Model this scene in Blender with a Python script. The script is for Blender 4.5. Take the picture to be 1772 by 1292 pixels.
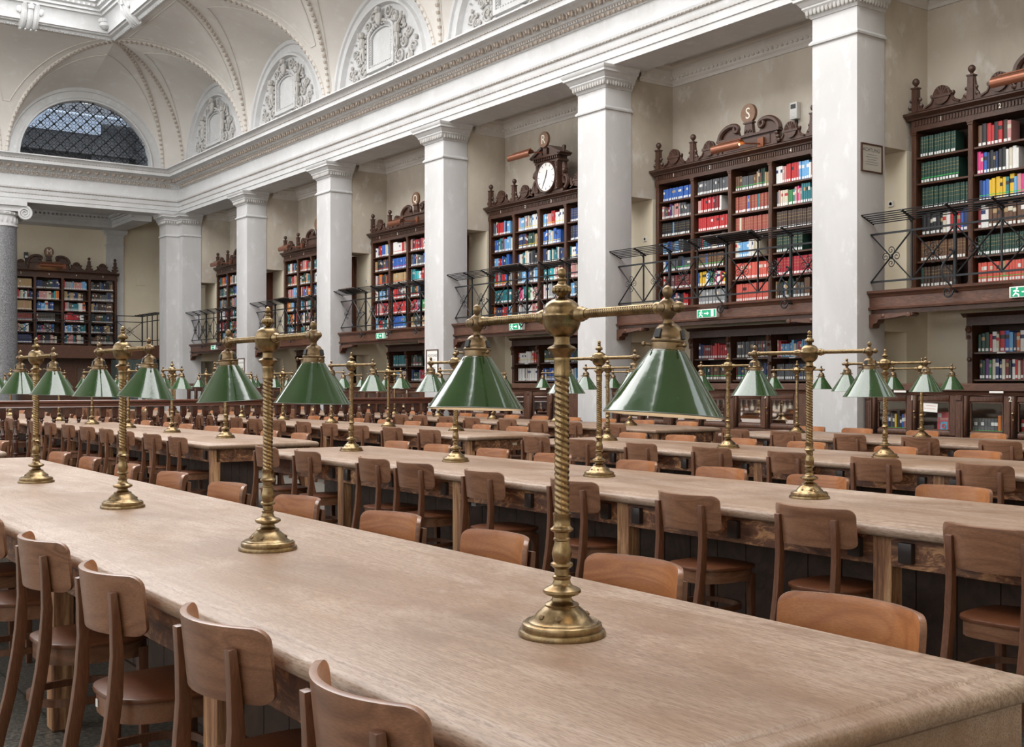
import bpy, bmesh, math, random
from mathutils import Vector, Matrix, noise as mnoise
PI = math.pi
R = random.Random(7)
for o in list(bpy.data.objects):
    bpy.data.objects.remove(o)
S = bpy.context.scene
COL = S.collection

# ------------------------------------------------------------------ camera
YAW = math.radians(35.28)
CAMZ = 1.388
FPX, CX, HY = 2000.0, 886.0, 663.0
cd = bpy.data.cameras.new('camera')
cam = bpy.data.objects.new('camera', cd)
COL.objects.link(cam)
cam.location = (0, 0, CAMZ)
cam.rotation_euler = (PI / 2, 0, -YAW)
cd.sensor_width = 36.0
cd.lens = FPX / 1772 * 36
cd.shift_y = (HY - 646) / 1772
cd.clip_start = 0.05
cd.clip_end = 200
S.camera = cam
# ------------------------------------------------------------------ colour, world, light
S.view_settings.view_transform = 'Standard'
S.view_settings.look = 'None'
S.view_settings.gamma = 1.0
S.view_settings.use_curve_mapping = False
S.view_settings.exposure = 0.0
SKYLIGHT = 6.6
W = bpy.data.worlds.new('world')
S.world = W
W.use_nodes = True
bg = W.node_tree.nodes['Background']
bg.inputs[0].default_value = (0.95, 0.975, 1.0, 1)
bg.inputs[1].default_value = 2.7
try:
    S.cycles.use_denoising = True
    S.cycles.max_bounces = 7
    S.cycles.diffuse_bounces = 5
    S.cycles.glossy_bounces = 3
    S.cycles.transmission_bounces = 4
    S.cycles.transparent_max_bounces = 8
    S.cycles.caustics_reflective = False
    S.cycles.caustics_refractive = False
    S.cycles.sample_clamp_indirect = 6.0
except Exception:
    pass

# ------------------------------------------------------------------ helpers
SINY, COSY = math.sin(YAW), math.cos(YAW)
def proj(x, y, z):
    d = x * SINY + y * COSY
    if d < 0.05:
        return (-9999, -9999, d)
    return (CX + FPX * (x * COSY - y * SINY) / d, HY - FPX * (z - CAMZ) / d, d)

class MB:
    def __init__(s):
        s.v = []; s.f = []; s.m = []; s.sm = []
    def add(s, vs, fs, m=0, smooth=False):
        b = len(s.v)
        s.v.extend([tuple(v) for v in vs])
        for i, f in enumerate(fs):
            s.f.append(tuple(b + k for k in f))
            s.m.append(m[i] if isinstance(m, list) else m)
            s.sm.append(smooth)
    def box(s, x0, x1, y0, y1, z0, z1, m=0):
        vs = [(x0,y0,z0),(x1,y0,z0),(x1,y1,z0),(x0,y1,z0),(x0,y0,z1),(x1,y0,z1),(x1,y1,z1),(x0,y1,z1)]
        s.add(vs, [(0,3,2,1),(4,5,6,7),(0,1,5,4),(1,2,6,5),(2,3,7,6),(3,0,4,7)], m)
    def tbox(s, M, sx, sy, sz, m=0):
        vs = [M @ Vector((a*sx/2, b*sy/2, c*sz/2)) for c in (-1,1) for (a,b) in ((-1,-1),(1,-1),(1,1),(-1,1))]
        s.add(vs, [(0,3,2,1),(4,5,6,7),(0,1,5,4),(1,2,6,5),(2,3,7,6),(3,0,4,7)], m)
    def prism(s, poly, axis, a0, a1, m=0, smooth=False):
        # poly: 2d points; axis 'x': (y,z) extruded in x; 'y': (x,z); 'z': (x,y)
        def P(p, a):
            return (a, p[0], p[1]) if axis == 'x' else (p[0], a, p[1]) if axis == 'y' else (p[0], p[1], a)
        n = len(poly)
        vs = [P(p, a0) for p in poly] + [P(p, a1) for p in poly]
        fs = [tuple(range(n)), tuple(range(2*n-1, n-1, -1))]
        s.add(vs, fs, m, False)
        s.add(vs, [(i, (i+1) % n, n + (i+1) % n, n + i) for i in range(n)], m, smooth)
    def lathe(s, prof, c=(0,0,0), seg=20, m=0, axis='z', smooth=True, M=None, cap=True):
        vs = []; n = len(prof)
        for (r, h) in prof:
            for k in range(seg):
                a = 2*PI*k/seg
                p = (r*math.cos(a), r*math.sin(a), h)
                if axis == 'x': p = (p[2], p[0], p[1])
                elif axis == 'y': p = (p[0], p[2], p[1])
                if M is not None: p = tuple(M @ Vector(p))
                vs.append((p[0]+c[0], p[1]+c[1], p[2]+c[2]))
        fs = [(i*seg+k, i*seg+(k+1)%seg, (i+1)*seg+(k+1)%seg, (i+1)*seg+k) for i in range(n-1) for k in range(seg)]
        if cap and prof[0][0] > 1e-6: fs.append(tuple(range(seg-1, -1, -1)))
        if cap and prof[-1][0] > 1e-6: fs.append(tuple(range((n-1)*seg, n*seg)))
        s.add(vs, fs, m, smooth)
    def tube(s, pts, r, seg=6, m=0, smooth=True, closed=False, sq=None, ref=None):
        pts = [Vector(p) for p in pts]; n = len(pts)
        vs = []
        up = Vector(ref) if ref else None
        pn = None
        for i, p in enumerate(pts):
            if closed: t = pts[(i+1) % n] - pts[i-1]
            else: t = pts[min(i+1, n-1)] - pts[max(i-1, 0)]
            if t.length < 1e-9: t = Vector((0,0,1))
            t.normalize()
            if pn is None or up is not None:
                a = up if up is not None else (Vector((0,0,1)) if abs(t.z) < .9 else Vector((1,0,0)))
                nn = a - t*a.dot(t)
            else:
                nn = pn - t*pn.dot(t)
            if nn.length < 1e-6: nn = t.orthogonal()
            nn.normalize(); pn = nn
            b = t.cross(nn)
            rr = r[i] if isinstance(r, (list, tuple)) else r
            if sq:
                w, h = (sq[i] if isinstance(sq[0], (list, tuple)) else sq)
                for (x, y) in ((-w,-h),(w,-h),(w,h),(-w,h)):
                    vs.append(p + nn*x/2 + b*y/2)
            else:
                for k in range(seg):
                    a = 2*PI*k/seg
                    vs.append(p + nn*(rr*math.cos(a)) + b*(rr*math.sin(a)))
        q = 4 if sq else seg
        L = n if closed else n-1
        fs = [(i*q+k, i*q+(k+1)%q, ((i+1)%n)*q+(k+1)%q, ((i+1)%n)*q+k) for i in range(L) for k in range(q)]
        if not closed:
            fs += [tuple(range(q-1,-1,-1)), tuple(range((n-1)*q, n*q))]
        s.add(vs, fs, m, smooth and not sq)
    def twist(s, p0, p1, r, pitch, starts=3, amp=.12, seg=20, step=.0028, m=0):
        p0 = Vector(p0); p1 = Vector(p1); L = (p1-p0).length; t = (p1-p0)/L
        nn = t.orthogonal().normalized(); b = t.cross(nn)
        n = max(2, int(L/step)); vs = []
        for i in range(n+1):
            h = L*i/n
            for k in range(seg):
                a = 2*PI*k/seg
                w = abs(math.sin((starts*a + 2*PI*starts*h/pitch)/2))
                rr = r*(1 - amp + amp*w*1.6)
                vs.append(p0 + t*h + nn*(rr*math.cos(a)) + b*(rr*math.sin(a)))
        fs = [(i*seg+k, i*seg+(k+1)%seg, (i+1)*seg+(k+1)%seg, (i+1)*seg+k) for i in range(n) for k in range(seg)]
        s.add(vs, fs, m, True)
    def grid(s, rows, m=0, smooth=True):
        n = len(rows); k = len(rows[0])
        vs = [p for r in rows for p in r]
        s.add(vs, [(i*k+j, i*k+j+1, (i+1)*k+j+1, (i+1)*k+j) for i in range(n-1) for j in range(k-1)], m, smooth)
    def ball(s, c, r, seg=10, m=0, sc=(1,1,1)):
        n = max(4, seg//2); vs = []
        for i in range(n+1):
            th = PI*i/n
            for k in range(seg):
                a = 2*PI*k/seg
                vs.append((c[0]+sc[0]*r*math.sin(th)*math.cos(a), c[1]+sc[1]*r*math.sin(th)*math.sin(a), c[2]+sc[2]*r*math.cos(th)))
        s.add(vs, [(i*seg+k, (i+1)*seg+k, (i+1)*seg+(k+1)%seg, i*seg+(k+1)%seg) for i in range(n) for k in range(seg)], m, True)
    def build(s, name, mats, parent=None, bevel=0, loc=None, sharp=40, bseg=2, fixn=True):
        me = bpy.data.meshes.new(name)
        me.from_pydata(s.v, [], s.f)
        me.polygons.foreach_set('material_index', s.m)
        me.polygons.foreach_set('use_smooth', [True if bevel else q for q in s.sm])
        if not isinstance(mats, (list, tuple)): mats = [mats]
        for q in mats: me.materials.append(q)
        if fixn or bevel:
            bm = bmesh.new(); bm.from_mesh(me)
            bmesh.ops.remove_doubles(bm, verts=bm.verts, dist=1e-5)
            if fixn: bmesh.ops.recalc_face_normals(bm, faces=bm.faces)
            if bevel:
                es = [e for e in bm.edges if len(e.link_faces) == 2 and e.calc_face_angle(0) > math.radians(35)]
                bmesh.ops.bevel(bm, geom=es, offset=bevel, segments=bseg, profile=.6, affect='EDGES', clamp_overlap=True)
            bm.to_mesh(me); bm.free()
        me.update()
        try: me.set_sharp_from_angle(angle=math.radians(sharp))
        except Exception: pass
        o = bpy.data.objects.new(name, me)
        COL.objects.link(o)
        if parent is not None: o.parent = parent
        if loc is not None: o.location = loc
        return o

KIDS = {}
def tag(o, label, cat, group=None, kind=None):
    if label: o['label'] = label
    if cat: o['category'] = cat
    if group: o['group'] = group
    if kind: o['kind'] = kind
    return o
def empty(name, loc=(0,0,0), rz=0):
    o = bpy.data.objects.new(name, None)
    COL.objects.link(o); o.location = loc; o.rotation_euler = (0,0,rz)
    o.empty_display_size = .1
    return o
def struct(o):
    o['kind'] = 'structure'; return o
def copy_tree(o, parent=None):
    c = o.copy(); COL.objects.link(c)
    if parent is not None: c.parent = parent
    for ch in list(o.children): copy_tree(ch, c)
    return c
ORD = ['first','second','third','fourth','fifth','sixth','seventh','eighth','ninth','tenth','eleventh','twelfth','thirteenth','fourteenth','fifteenth','sixteenth','seventeenth','eighteenth','nineteenth','twentieth','twenty-first','twenty-second','twenty-third','twenty-fourth','twenty-fifth','twenty-sixth','twenty-seventh','twenty-eighth','twenty-ninth','thirtieth']

FONTC = {}
def text_polys(txt, size=1.0, bold=0.0):
    cu = bpy.data.curves.new('txt', 'FONT'); cu.body = txt; cu.size = size
    cu.align_x = 'CENTER'; cu.align_y = 'CENTER'; cu.offset = bold; cu.extrude = 0.0
    cu.resolution_u = 3
    ob = bpy.data.objects.new('txt', cu); COL.objects.link(ob)
    dg = bpy.context.evaluated_depsgraph_get()
    me = bpy.data.meshes.new_from_object(ob.evaluated_get(dg))
    vs = [v.co.copy() for v in me.vertices]; fs = [tuple(p.vertices) for p in me.polygons]
    bpy.data.objects.remove(ob); bpy.data.curves.remove(cu); bpy.data.meshes.remove(me)
    return vs, fs
def add_text(mb, txt, size, M, m=0, bold=0.0, sx=1.0):
    k = (txt, bold)
    if k not in FONTC: FONTC[k] = text_polys(txt, 1.0, bold)
    vs, fs = FONTC[k]
    mb.add([M @ Vector((v.x*size*sx, v.y*size, 0)) for v in vs], fs, m)
# frame for a face that looks to -X (room side): text x runs towards -Y, text y up
def face_mx(x, y, z): return Matrix(((0,0,-1,x),(-1,0,0,y),(0,1,0,z),(0,0,0,1)))
def face_my(x, y, z): return Matrix(((1,0,0,x),(0,0,-1,y),(0,1,0,z),(0,0,0,1)))

# ------------------------------------------------------------------ materials
def mat(name, col, rough=.5, metal=0.0, spec=None, coat=0, emit=None, estr=0):
    m = bpy.data.materials.new(name); m.use_nodes = True
    b = m.node_tree.nodes['Principled BSDF']
    b.inputs['Base Color'].default_value = (*col, 1)
    b.inputs['Roughness'].default_value = rough
    b.inputs['Metallic'].default_value = metal
    if spec is not None: b.inputs['Specular IOR Level'].default_value = spec
    if coat: b.inputs['Coat Weight'].default_value = coat; b.inputs['Coat Roughness'].default_value = .08
    if emit: b.inputs['Emission Color'].default_value = (*emit, 1); b.inputs['Emission Strength'].default_value = estr
    return m
class NT:
    def __init__(s, m):
        s.t = m.node_tree; s.b = s.t.nodes['Principled BSDF']; s.co = None
    def n(s, typ, **kw):
        q = s.t.nodes.new(typ)
        for k, v in kw.items():
            if hasattr(q, k) and not k.startswith('i_'): setattr(q, k, v)
            else: q.inputs[k[2:].replace('_', ' ')].default_value = v
        return q
    def l(s, a, b): s.t.links.new(a, b)
    def coords(s, scale=(1,1,1), rand=False, kind='Object', rot=(0,0,0)):
        tc = s.n('ShaderNodeTexCoord'); mp = s.n('ShaderNodeMapping')
        mp.inputs['Scale'].default_value = scale; mp.inputs['Rotation'].default_value = rot
        if rand:
            oi = s.n('ShaderNodeObjectInfo'); ad = s.n('ShaderNodeVectorMath'); ad.operation = 'MULTIPLY_ADD'
            cb = s.n('ShaderNodeCombineXYZ')
            for k in range(3): s.l(oi.outputs['Random'], cb.inputs[k])
            s.l(cb.outputs[0], ad.inputs[0]); ad.inputs[1].default_value = (17.3, 31.7, 23.1)
            s.l(tc.outputs[kind], ad.inputs[2]); s.l(ad.outputs[0], mp.inputs[0])
        else: s.l(tc.outputs[kind], mp.inputs[0])
        return mp.outputs[0]
    def noise(s, co, scale, detail=4, rough=.55, dist=0):
        q = s.n('ShaderNodeTexNoise'); s.l(co, q.inputs['Vector'])
        q.inputs['Scale'].default_value = scale; q.inputs['Detail'].default_value = detail
        q.inputs['Roughness'].default_value = rough; q.inputs['Distortion'].default_value = dist
        return q.outputs['Fac']
    def ramp(s, fac, stops):
        q = s.n('ShaderNodeValToRGB'); el = q.color_ramp.elements
        while len(el) < len(stops): el.new(.5)
        for e, (p, c) in zip(el, stops):
            e.position = p; e.color = (*c, 1) if len(c) == 3 else c
        s.l(fac, q.inputs[0]); return q.outputs[0]
    def mix(s, fac, a, b, mode='MIX'):
        q = s.n('ShaderNodeMix', data_type='RGBA', blend_type=mode)
        for sock, v in ((q.inputs[0], fac), (q.inputs[6], a), (q.inputs[7], b)):
            if hasattr(v, 'is_linked') or hasattr(v, 'node'): s.l(v, sock)
            elif isinstance(v, (int, float)): sock.default_value = v
            else: sock.default_value = (*v, 1)
        return q.outputs[2]
    def base(s, c): s.l(c, s.b.inputs['Base Color'])
    def rough(s, c): s.l(c, s.b.inputs['Roughness'])
    def bump(s, h, strength=.2, dist=.01):
        q = s.n('ShaderNodeBump'); q.inputs['Strength'].default_value = strength; q.inputs['Distance'].default_value = dist
        s.l(h, q.inputs['Height']); s.l(q.outputs[0], s.b.inputs['Normal'])
def plaster(name, a, b, c=None, sc=.8, bump=.06, rough=.7, streak=1.0):
    m = mat(name, a, rough, spec=.3); t = NT(m)
    co = t.coords((1, 1, streak))
    n1 = t.noise(co, sc, 6, .6, .4); n2 = t.noise(co, sc*6, 5, .6)
    col = t.ramp(n1, [(.3, b), (.62, a)])
    if c: col = t.mix(t.ramp(n2, [(.56, (0,0,0)), (.72, (1,1,1))]), col, c)
    t.base(col); t.bump(n2, bump, .02)
    return m
def wood(name, stops, grain=(1,1,1), sc=3, dist=1.5, rough=.45, rand=True, bump=.08, fine=18, coat=0, rr=None, rings=True, det=5, fmix=.45):
    m = mat(name, stops[0][1], rough, coat=coat); t = NT(m)
    co = t.coords(grain, rand)
    n1 = t.noise(co, sc, det, .55, dist)
    if rings:
        mu = t.n('ShaderNodeMath', operation='MULTIPLY'); t.l(n1, mu.inputs[0]); mu.inputs[1].default_value = 9.0
        fr = t.n('ShaderNodeMath', operation='FRACT'); t.l(mu.outputs[0], fr.inputs[0])
        pp = t.n('ShaderNodeMath', operation='PINGPONG'); t.l(mu.outputs[0], pp.inputs[0]); pp.inputs[1].default_value = .5
        ad = t.n('ShaderNodeMath', operation='MULTIPLY_ADD'); t.l(pp.outputs[0], ad.inputs[0]); ad.inputs[1].default_value = .7
        mm = t.n('ShaderNodeMath', operation='MULTIPLY'); t.l(n1, mm.inputs[0]); mm.inputs[1].default_value = .65
        t.l(mm.outputs[0], ad.inputs[2]); src = ad.outputs[0]
    else: src = n1
    col = t.ramp(src, stops)
    n2 = t.noise(co, fine, 3, .6)
    col = t.mix(t.ramp(n2, [(.42, (fmix,fmix,fmix)), (.58, (0,0,0))]), col, tuple(x*.72 for x in stops[0][1]))
    t.base(col); t.bump(n2, bump, .004)
    return m

M = {}
M['white'] = plaster('white_plaster', (.575,.573,.575), (.50,.495,.49), (.62,.62,.625), 1.2, .05)
M['pillar'] = plaster('polished_stucco', (.555,.545,.545), (.47,.46,.455), (.61,.605,.61), .9, .05, .5, .55)
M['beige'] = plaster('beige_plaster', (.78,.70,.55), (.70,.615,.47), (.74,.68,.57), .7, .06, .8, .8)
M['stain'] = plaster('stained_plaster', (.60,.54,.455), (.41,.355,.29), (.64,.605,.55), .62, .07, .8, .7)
M['vault'] = plaster('vault_plaster', (.635,.60,.56), (.56,.525,.485), (.66,.64,.61), .5, .05, .8)
M['orn'] = plaster('ornament_plaster', (.50,.485,.465), (.38,.36,.335), None, 9, .1)
M['orn2'] = plaster('ornament_plaster_tan', (.43,.365,.31), (.33,.275,.23), None, 9, .1)
# table top: worn oak, boards along Y
def tabletop():
    m = mat('worn_oak_top', (.5,.37,.26), .42, spec=.45); t = NT(m)
    co = t.coords((5, .35, 5), True); cw = t.coords((1, .4, 1), True)
    n1 = t.noise(co, 1.3, 4, .5, .9)
    mu = t.n('ShaderNodeMath', operation='MULTIPLY'); t.l(n1, mu.inputs[0]); mu.inputs[1].default_value = 14
    pp = t.n('ShaderNodeMath', operation='PINGPONG'); t.l(mu.outputs[0], pp.inputs[0]); pp.inputs[1].default_value = .5
    c = t.ramp(pp.outputs[0], [(.0, (.225,.154,.108)), (.4, (.335,.247,.187))])
    n3 = t.noise(cw, 1.7, 5, .65, .6)
    c = t.mix(t.ramp(n3, [(.36, (.8,.8,.8)), (.60, (0,0,0))]), c, (.215,.122,.068))
    n4 = t.noise(cw, 2.6, 6, .7, .3)
    c = t.mix(t.ramp(n4, [(.50, (0,0,0)), (.70, (.75,.75,.75))]), c, (.46,.37,.305))
    n5 = t.noise(t.coords((1.6,.9,1), True), 2.1, 4, .6, 1.2)
    c = t.mix(t.ramp(n5, [(.56,(0,0,0)),(.74,(.6,.6,.6))]), c, (.16,.085,.048))
    fi = t.noise(t.coords((230, 30, 230), True), 1.0, 3, .6)
    c = t.mix(t.ramp(fi, [(.40, (.6,.6,.6)), (.52, (0,0,0))]), c, (.12,.068,.04))
    tc = t.n('ShaderNodeTexCoord'); sx = t.n('ShaderNodeSeparateXYZ'); t.l(tc.outputs['Object'], sx.inputs[0])
    wv = t.n('ShaderNodeMath', operation='MULTIPLY'); t.l(sx.outputs[0], wv.inputs[0]); wv.inputs[1].default_value = 1/.172
    fl = t.n('ShaderNodeMath', operation='FLOOR'); t.l(wv.outputs[0], fl.inputs[0])
    wn = t.n('ShaderNodeTexWhiteNoise', noise_dimensions='1D'); t.l(fl.outputs[0], wn.inputs['W'])
    c = t.mix(t.ramp(wn.outputs['Value'], [(0, (.30,.30,.30)), (1, (0,0,0))]), c, (.17,.105,.068))
    t.base(c); t.bump(fi, .12, .003)
    t.rough(t.ramp(n3, [(.3, (.38,.38,.38)), (.7, (.55,.55,.55))]))
    return m
M['top'] = tabletop()
def apron():
    m = mat('worn_apron', (.1,.05,.03), .6); t = NT(m)
    co = t.coords((1, .55, 1.4), True)
    n = t.noise(co, 11, 9, .78, .8); n2 = t.noise(t.coords((1,.12,2), True), 16, 6, .7)
    c = t.ramp(n, [(.40, (.050,.018,.009)), (.52, (.125,.048,.022)), (.60, (.38,.195,.088)), (.72, (.44,.25,.12))])
    c = t.mix(t.ramp(n2, [(.5,(0,0,0)),(.68,(.55,.55,.55))]), c, (.28,.14,.065))
    t.base(c); t.bump(n, .3, .004); return m
M['apron'] = apron()
def legm():
    m = mat('worn_leg', (.2,.1,.05), .6); t = NT(m)
    co = t.coords((3, 3, .25), True)
    n = t.noise(co, 6, 8, .75, .6)
    c = t.ramp(n, [(.36, (.10,.04,.02)), (.5, (.27,.13,.06)), (.62, (.47,.29,.15))])
    t.base(c); t.bump(n, .3, .004); return m
M['leg'] = legm()
M['panel'] = wood('dark_panel', [(.25,(.055,.03,.02)),(.75,(.10,.055,.036))], (4,.6,.6), 3, 1, .55)
M['chair'] = wood('beech_outer', [(.15,(.105,.044,.022)),(.45,(.20,.092,.050)),(.85,(.265,.132,.075))], (3.2,.6,6), .95, .9, .36, fine=60, coat=.10, det=2, fmix=.3)
M['chairin'] = wood('beech_inner', [(.2,(.25,.085,.027)),(.5,(.35,.135,.045)),(.85,(.41,.175,.064))], (3.2,.6,6), .95, .9, .36, fine=60, coat=.10, det=2, fmix=.3)
M['chairleg'] = wood('beech_leg', [(.2,(.10,.038,.018)),(.8,(.165,.068,.033))], (5,5,.8), 3, .8, .38, fine=30, coat=.08)
M['seat'] = wood('beech_seat', [(.2,(.105,.035,.015)),(.8,(.165,.058,.025))], (1,5,5), 2.2, 1, .33, fine=30, coat=.12)
M['case'] = wood('walnut_case', [(.2,(.050,.019,.010)),(.8,(.125,.050,.025))], (5,5,.7), 2.4, .8, .42, rand=False, bump=.1)
M['caseh'] = wood('walnut_case_horizontal', [(.2,(.052,.020,.011)),(.8,(.12,.048,.025))], (5,.7,5), 2.4, .8, .42, rand=False, bump=.1)
M['casein'] = mat('shelf_back', (.055,.032,.022), .7)
M['carve'] = wood('carved_walnut', [(.2,(.042,.018,.011)),(.8,(.095,.042,.026))], (3,3,3), 3, .8, .40, rand=False, bump=.15)
M['fascia'] = wood('worn_fascia', [(.2,(.055,.022,.013)),(.6,(.115,.047,.027)),(.95,(.19,.085,.045))], (5,.5,3), 3, 1, .42, rand=False)
M['rail'] = wood('mahogany_rail', [(.2,(.07,.022,.013)),(.8,(.14,.046,.027))], (.6,5,5), 2.5, .8, .3, rand=False, coat=.3)
M['bal'] = wood('mahogany_turned', [(.2,(.045,.016,.011)),(.8,(.085,.03,.02))], (3,3,1), 3, .8, .25, coat=.4)
M['doorw'] = wood('red_brown_door', [(.2,(.11,.035,.018)),(.8,(.17,.06,.032))], (5,5,.7), 2.4, .8, .45, rand=False)
M['copper'] = mat('copper_shade', (.23,.085,.045), .32, .55)
def brass(name, col, pat, rough, lo=.40):
    m = mat(name, col, rough, 1.0); t = NT(m)
    co = t.coords((1,1,1), True); n = t.noise(co, 38, 5, .65); n2 = t.noise(co, 9, 4, .6)
    c = t.mix(t.ramp(n, [(.40,(0,0,0)),(.68,(.75,.75,.75))]), col, pat)
    t.base(c); t.rough(t.ramp(n2, [(.3,(rough-.06,)*3),(.7,(rough+.12,)*3)])); return m
M['brass'] = brass('aged_brass', (.285,.205,.110), (.10,.066,.035), .28)
M['bronze'] = brass('dark_bronze', (.22,.155,.09), (.12,.085,.055), .36)
def enamel():
    m = mat('green_enamel', (.013,.06,.016), .10, spec=.85); t = NT(m)
    co = t.coords((1,1,1), True); n = t.noise(co, 14, 3, .5); n2 = t.noise(co, 170, 2, .5)
    c = t.mix(t.ramp(n2, [(.73,(0,0,0)),(.78,(.55,.55,.55))]), t.ramp(n, [(.3,(.014,.043,.011)),(.7,(.020,.057,.015))]), (.14,.20,.15))
    t.base(c); t.bump(n, .05, .01); return m
M['green'] = enamel()
M['enamelwhite'] = mat('white_enamel', (.82,.78,.70), .25)
M['rim'] = mat('worn_rim', (.10,.115,.10), .35, .3)
M['bulb'] = mat('lamp_bulb', (1,.9,.75), .4, emit=(1.0,.74,.46), estr=24.0)
M['iron'] = mat('wrought_iron', (.028,.03,.033), .42, .6)
M['glass'] = None
def glassm():
    m = bpy.data.materials.new('cabinet_glass'); m.use_nodes = True; t = m.node_tree
    t.nodes.remove(t.nodes['Principled BSDF'])
    out = t.nodes['Material Output']; tr = t.nodes.new('ShaderNodeBsdfTransparent'); gl = t.nodes.new('ShaderNodeBsdfGlossy')
    tr.inputs[0].default_value = (.92,.94,.93,1); gl.inputs['Roughness'].default_value = .03
    mx = t.nodes.new('ShaderNodeMixShader'); fr = t.nodes.new('ShaderNodeFresnel'); fr.inputs[0].default_value = 1.55
    t.links.new(fr.outputs[0], mx.inputs[0]); t.links.new(tr.outputs[0], mx.inputs[1]); t.links.new(gl.outputs[0], mx.inputs[2])
    t.links.new(mx.outputs[0], out.inputs[0]); return m
M['glass'] = glassm()
def granite():
    m = mat('grey_granite', (.3,.3,.31), .3); t = NT(m)
    co = t.coords((1,1,1)); n = t.noise(co, 38, 4, .8); n2 = t.noise(co, 2.5, 3)
    c = t.ramp(n, [(.34,(.04,.04,.045)),(.47,(.14,.14,.145)),(.58,(.22,.22,.23)),(.68,(.42,.42,.43))])
    t.base(c); return m
M['granite'] = granite()
def floorm():
    m = mat('terrazzo_floor', (.1,.1,.09), .4); t = NT(m)
    co = t.coords((1,1,1))
    n = t.noise(co, 55, 3, .8)
    c = t.ramp(n, [(.38,(.035,.032,.027)),(.50,(.085,.078,.065)),(.60,(.17,.16,.14))])
    br = t.n('ShaderNodeTexBrick'); t.l(co, br.inputs['Vector'])
    br.offset = 0; br.inputs['Scale'].default_value = 1.0; br.inputs['Brick Width'].default_value = .6; br.inputs['Row Height'].default_value = .6
    br.inputs['Mortar Size'].default_value = .004
    c = t.mix(br.outputs['Fac'], c, (.02,.02,.018))
    t.base(c); return m
M['floor'] = floorm()
M['skyglass'] = mat('skylight_glass', (.9,.93,.95), .5, emit=(1.0,.985,.975), estr=SKYLIGHT)
M['muntin'] = mat('skylight_bars', (.35,.5,.55), .5)
M['black'] = mat('black_metal', (.012,.012,.013), .5)
M['socketbrown'] = mat('brown_socket_box', (.022,.016,.014), .35)
M['plastic'] = mat('white_plastic', (.72,.71,.68), .4)
M['inkgrey2'] = mat('aged_tag', (.42,.38,.28), .6)
M['paper'] = mat('paper', (.74,.72,.68), .7)
M['ink'] = mat('ink', (.05,.05,.05), .7)
M['inkred'] = mat('faded_red_ink', (.62,.42,.40), .7)
M['signgreen'] = mat('exit_green', (.0,.22,.10), .4, emit=(.0,.30,.13), estr=.5)
M['signwhite'] = mat('exit_white', (.8,.82,.8), .4, emit=(.9,1,.95), estr=.5)
M['dial'] = mat('clock_dial', (.75,.72,.69), .4)
M['disc'] = wood('letter_disc', [(.2,(.155,.075,.038)),(.8,(.25,.13,.068))], (1,1,4), 4, .8, .4, rand=False)
M['letter'] = mat('cream_letter', (.78,.74,.64), .5)
M['darkglass'] = mat('dark_glass', (.02,.022,.025), .08, spec=.7)
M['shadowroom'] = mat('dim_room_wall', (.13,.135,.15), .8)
M['screen'] = mat('device_screen', (.03,.03,.03), .3)
PAL = {'dark green':(.018,.055,.042),'black':(.022,.022,.026),'dark blue':(.018,.035,.115),'blue':(.03,.11,.40),'light blue':(.14,.36,.62),
 'red':(.44,.022,.025),'coral red':(.60,.105,.075),'dusty red':(.31,.075,.055),'maroon':(.17,.02,.028),'crimson':(.36,.018,.035),'brown':(.12,.06,.034),'dark brown':(.055,.032,.024),
 'tan':(.38,.26,.13),'cream':(.58,.53,.42),'white':(.70,.69,.67),'grey':(.30,.31,.32),'dark grey':(.085,.09,.10),'teal':(.02,.16,.19),'green':(.03,.20,.06),
 'yellow':(.66,.42,.03),'orange':(.58,.16,.025),'pink':(.58,.05,.20),'pale pink':(.52,.25,.24),'purple':(.11,.035,.15),'turquoise':(.03,.36,.40)}
PN = list(PAL)
PM = [mat('book_' + k.replace(' ', '_'), v, .48) for k, v in PAL.items()]
XM = {'label': mat('shelf_label_white', (.74,.74,.72), .6), 'gold': mat('gilt_band', (.36,.25,.09), .4, .4), 'page': mat('page_edges', (.55,.49,.38), .8),
      'tyellow': mat('yellow_tape', (.75,.55,.02), .5), 'tred': mat('red_tape', (.62,.02,.02), .5), 'tgreen': mat('green_tape', (.03,.45,.08), .5), 'torange': mat('orange_tape', (.75,.28,.02), .5), 'tlime': mat('lime_tape', (.45,.6,.03), .5), 'twhite': mat('white_tape', (.7,.7,.7), .5)}
XN = list(XM)
ALLB = PM + [XM[k] for k in XN]
def mi(k): return PN.index(k) if k in PAL else len(PN) + XN.index(k)

# ================================================================== SETTING
XW = 12.5                      # arcade front plane (long side)
YB = 35.9                      # arcade front plane (far end)
PITCH = 5.147
def YP(k): return 9.80 + PITCH*k     # near edge of pillar k (k = 0 is the big one at right)
PWID, PDEP = .75, .58
XBACK = 14.05
YBACK = 39.6
ZSOF, ZCEIL, ZTOP = 6.70, 6.91, 8.05
ZTOP_ = 11.2

b = MB(); b.box(-9, 14.3, -3, 39.9, -.06, 0)
struct(b.build('floor', M['floor']))

# ---- side wall: back of the bays and the spur walls behind the pillars
b = MB()
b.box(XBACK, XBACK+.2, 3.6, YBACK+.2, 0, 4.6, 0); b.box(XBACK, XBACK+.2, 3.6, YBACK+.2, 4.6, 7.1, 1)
for k in range(-1, 6):
    y0, y1 = YP(k)+.02, YP(k)+PWID-.03
    if k == 5: y1 = YP(k)+.95
    xa, xm = XW+PDEP-.01, 13.58
    b.box(xm, XBACK, y0, y1, 0, 4.58, 0)
    b.box(xa, xm, y0, y1, 2.09, 2.60, 0)
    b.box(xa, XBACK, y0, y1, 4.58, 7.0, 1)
struct(b.build('wall_right', [M['beige'], M['stain']], fixn=False))
b = MB()
b.box(-9, XBACK, YBACK, YBACK+.2, 0, 7.1, 0)
struct(b.build('wall_back', M['beige']))
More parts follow.
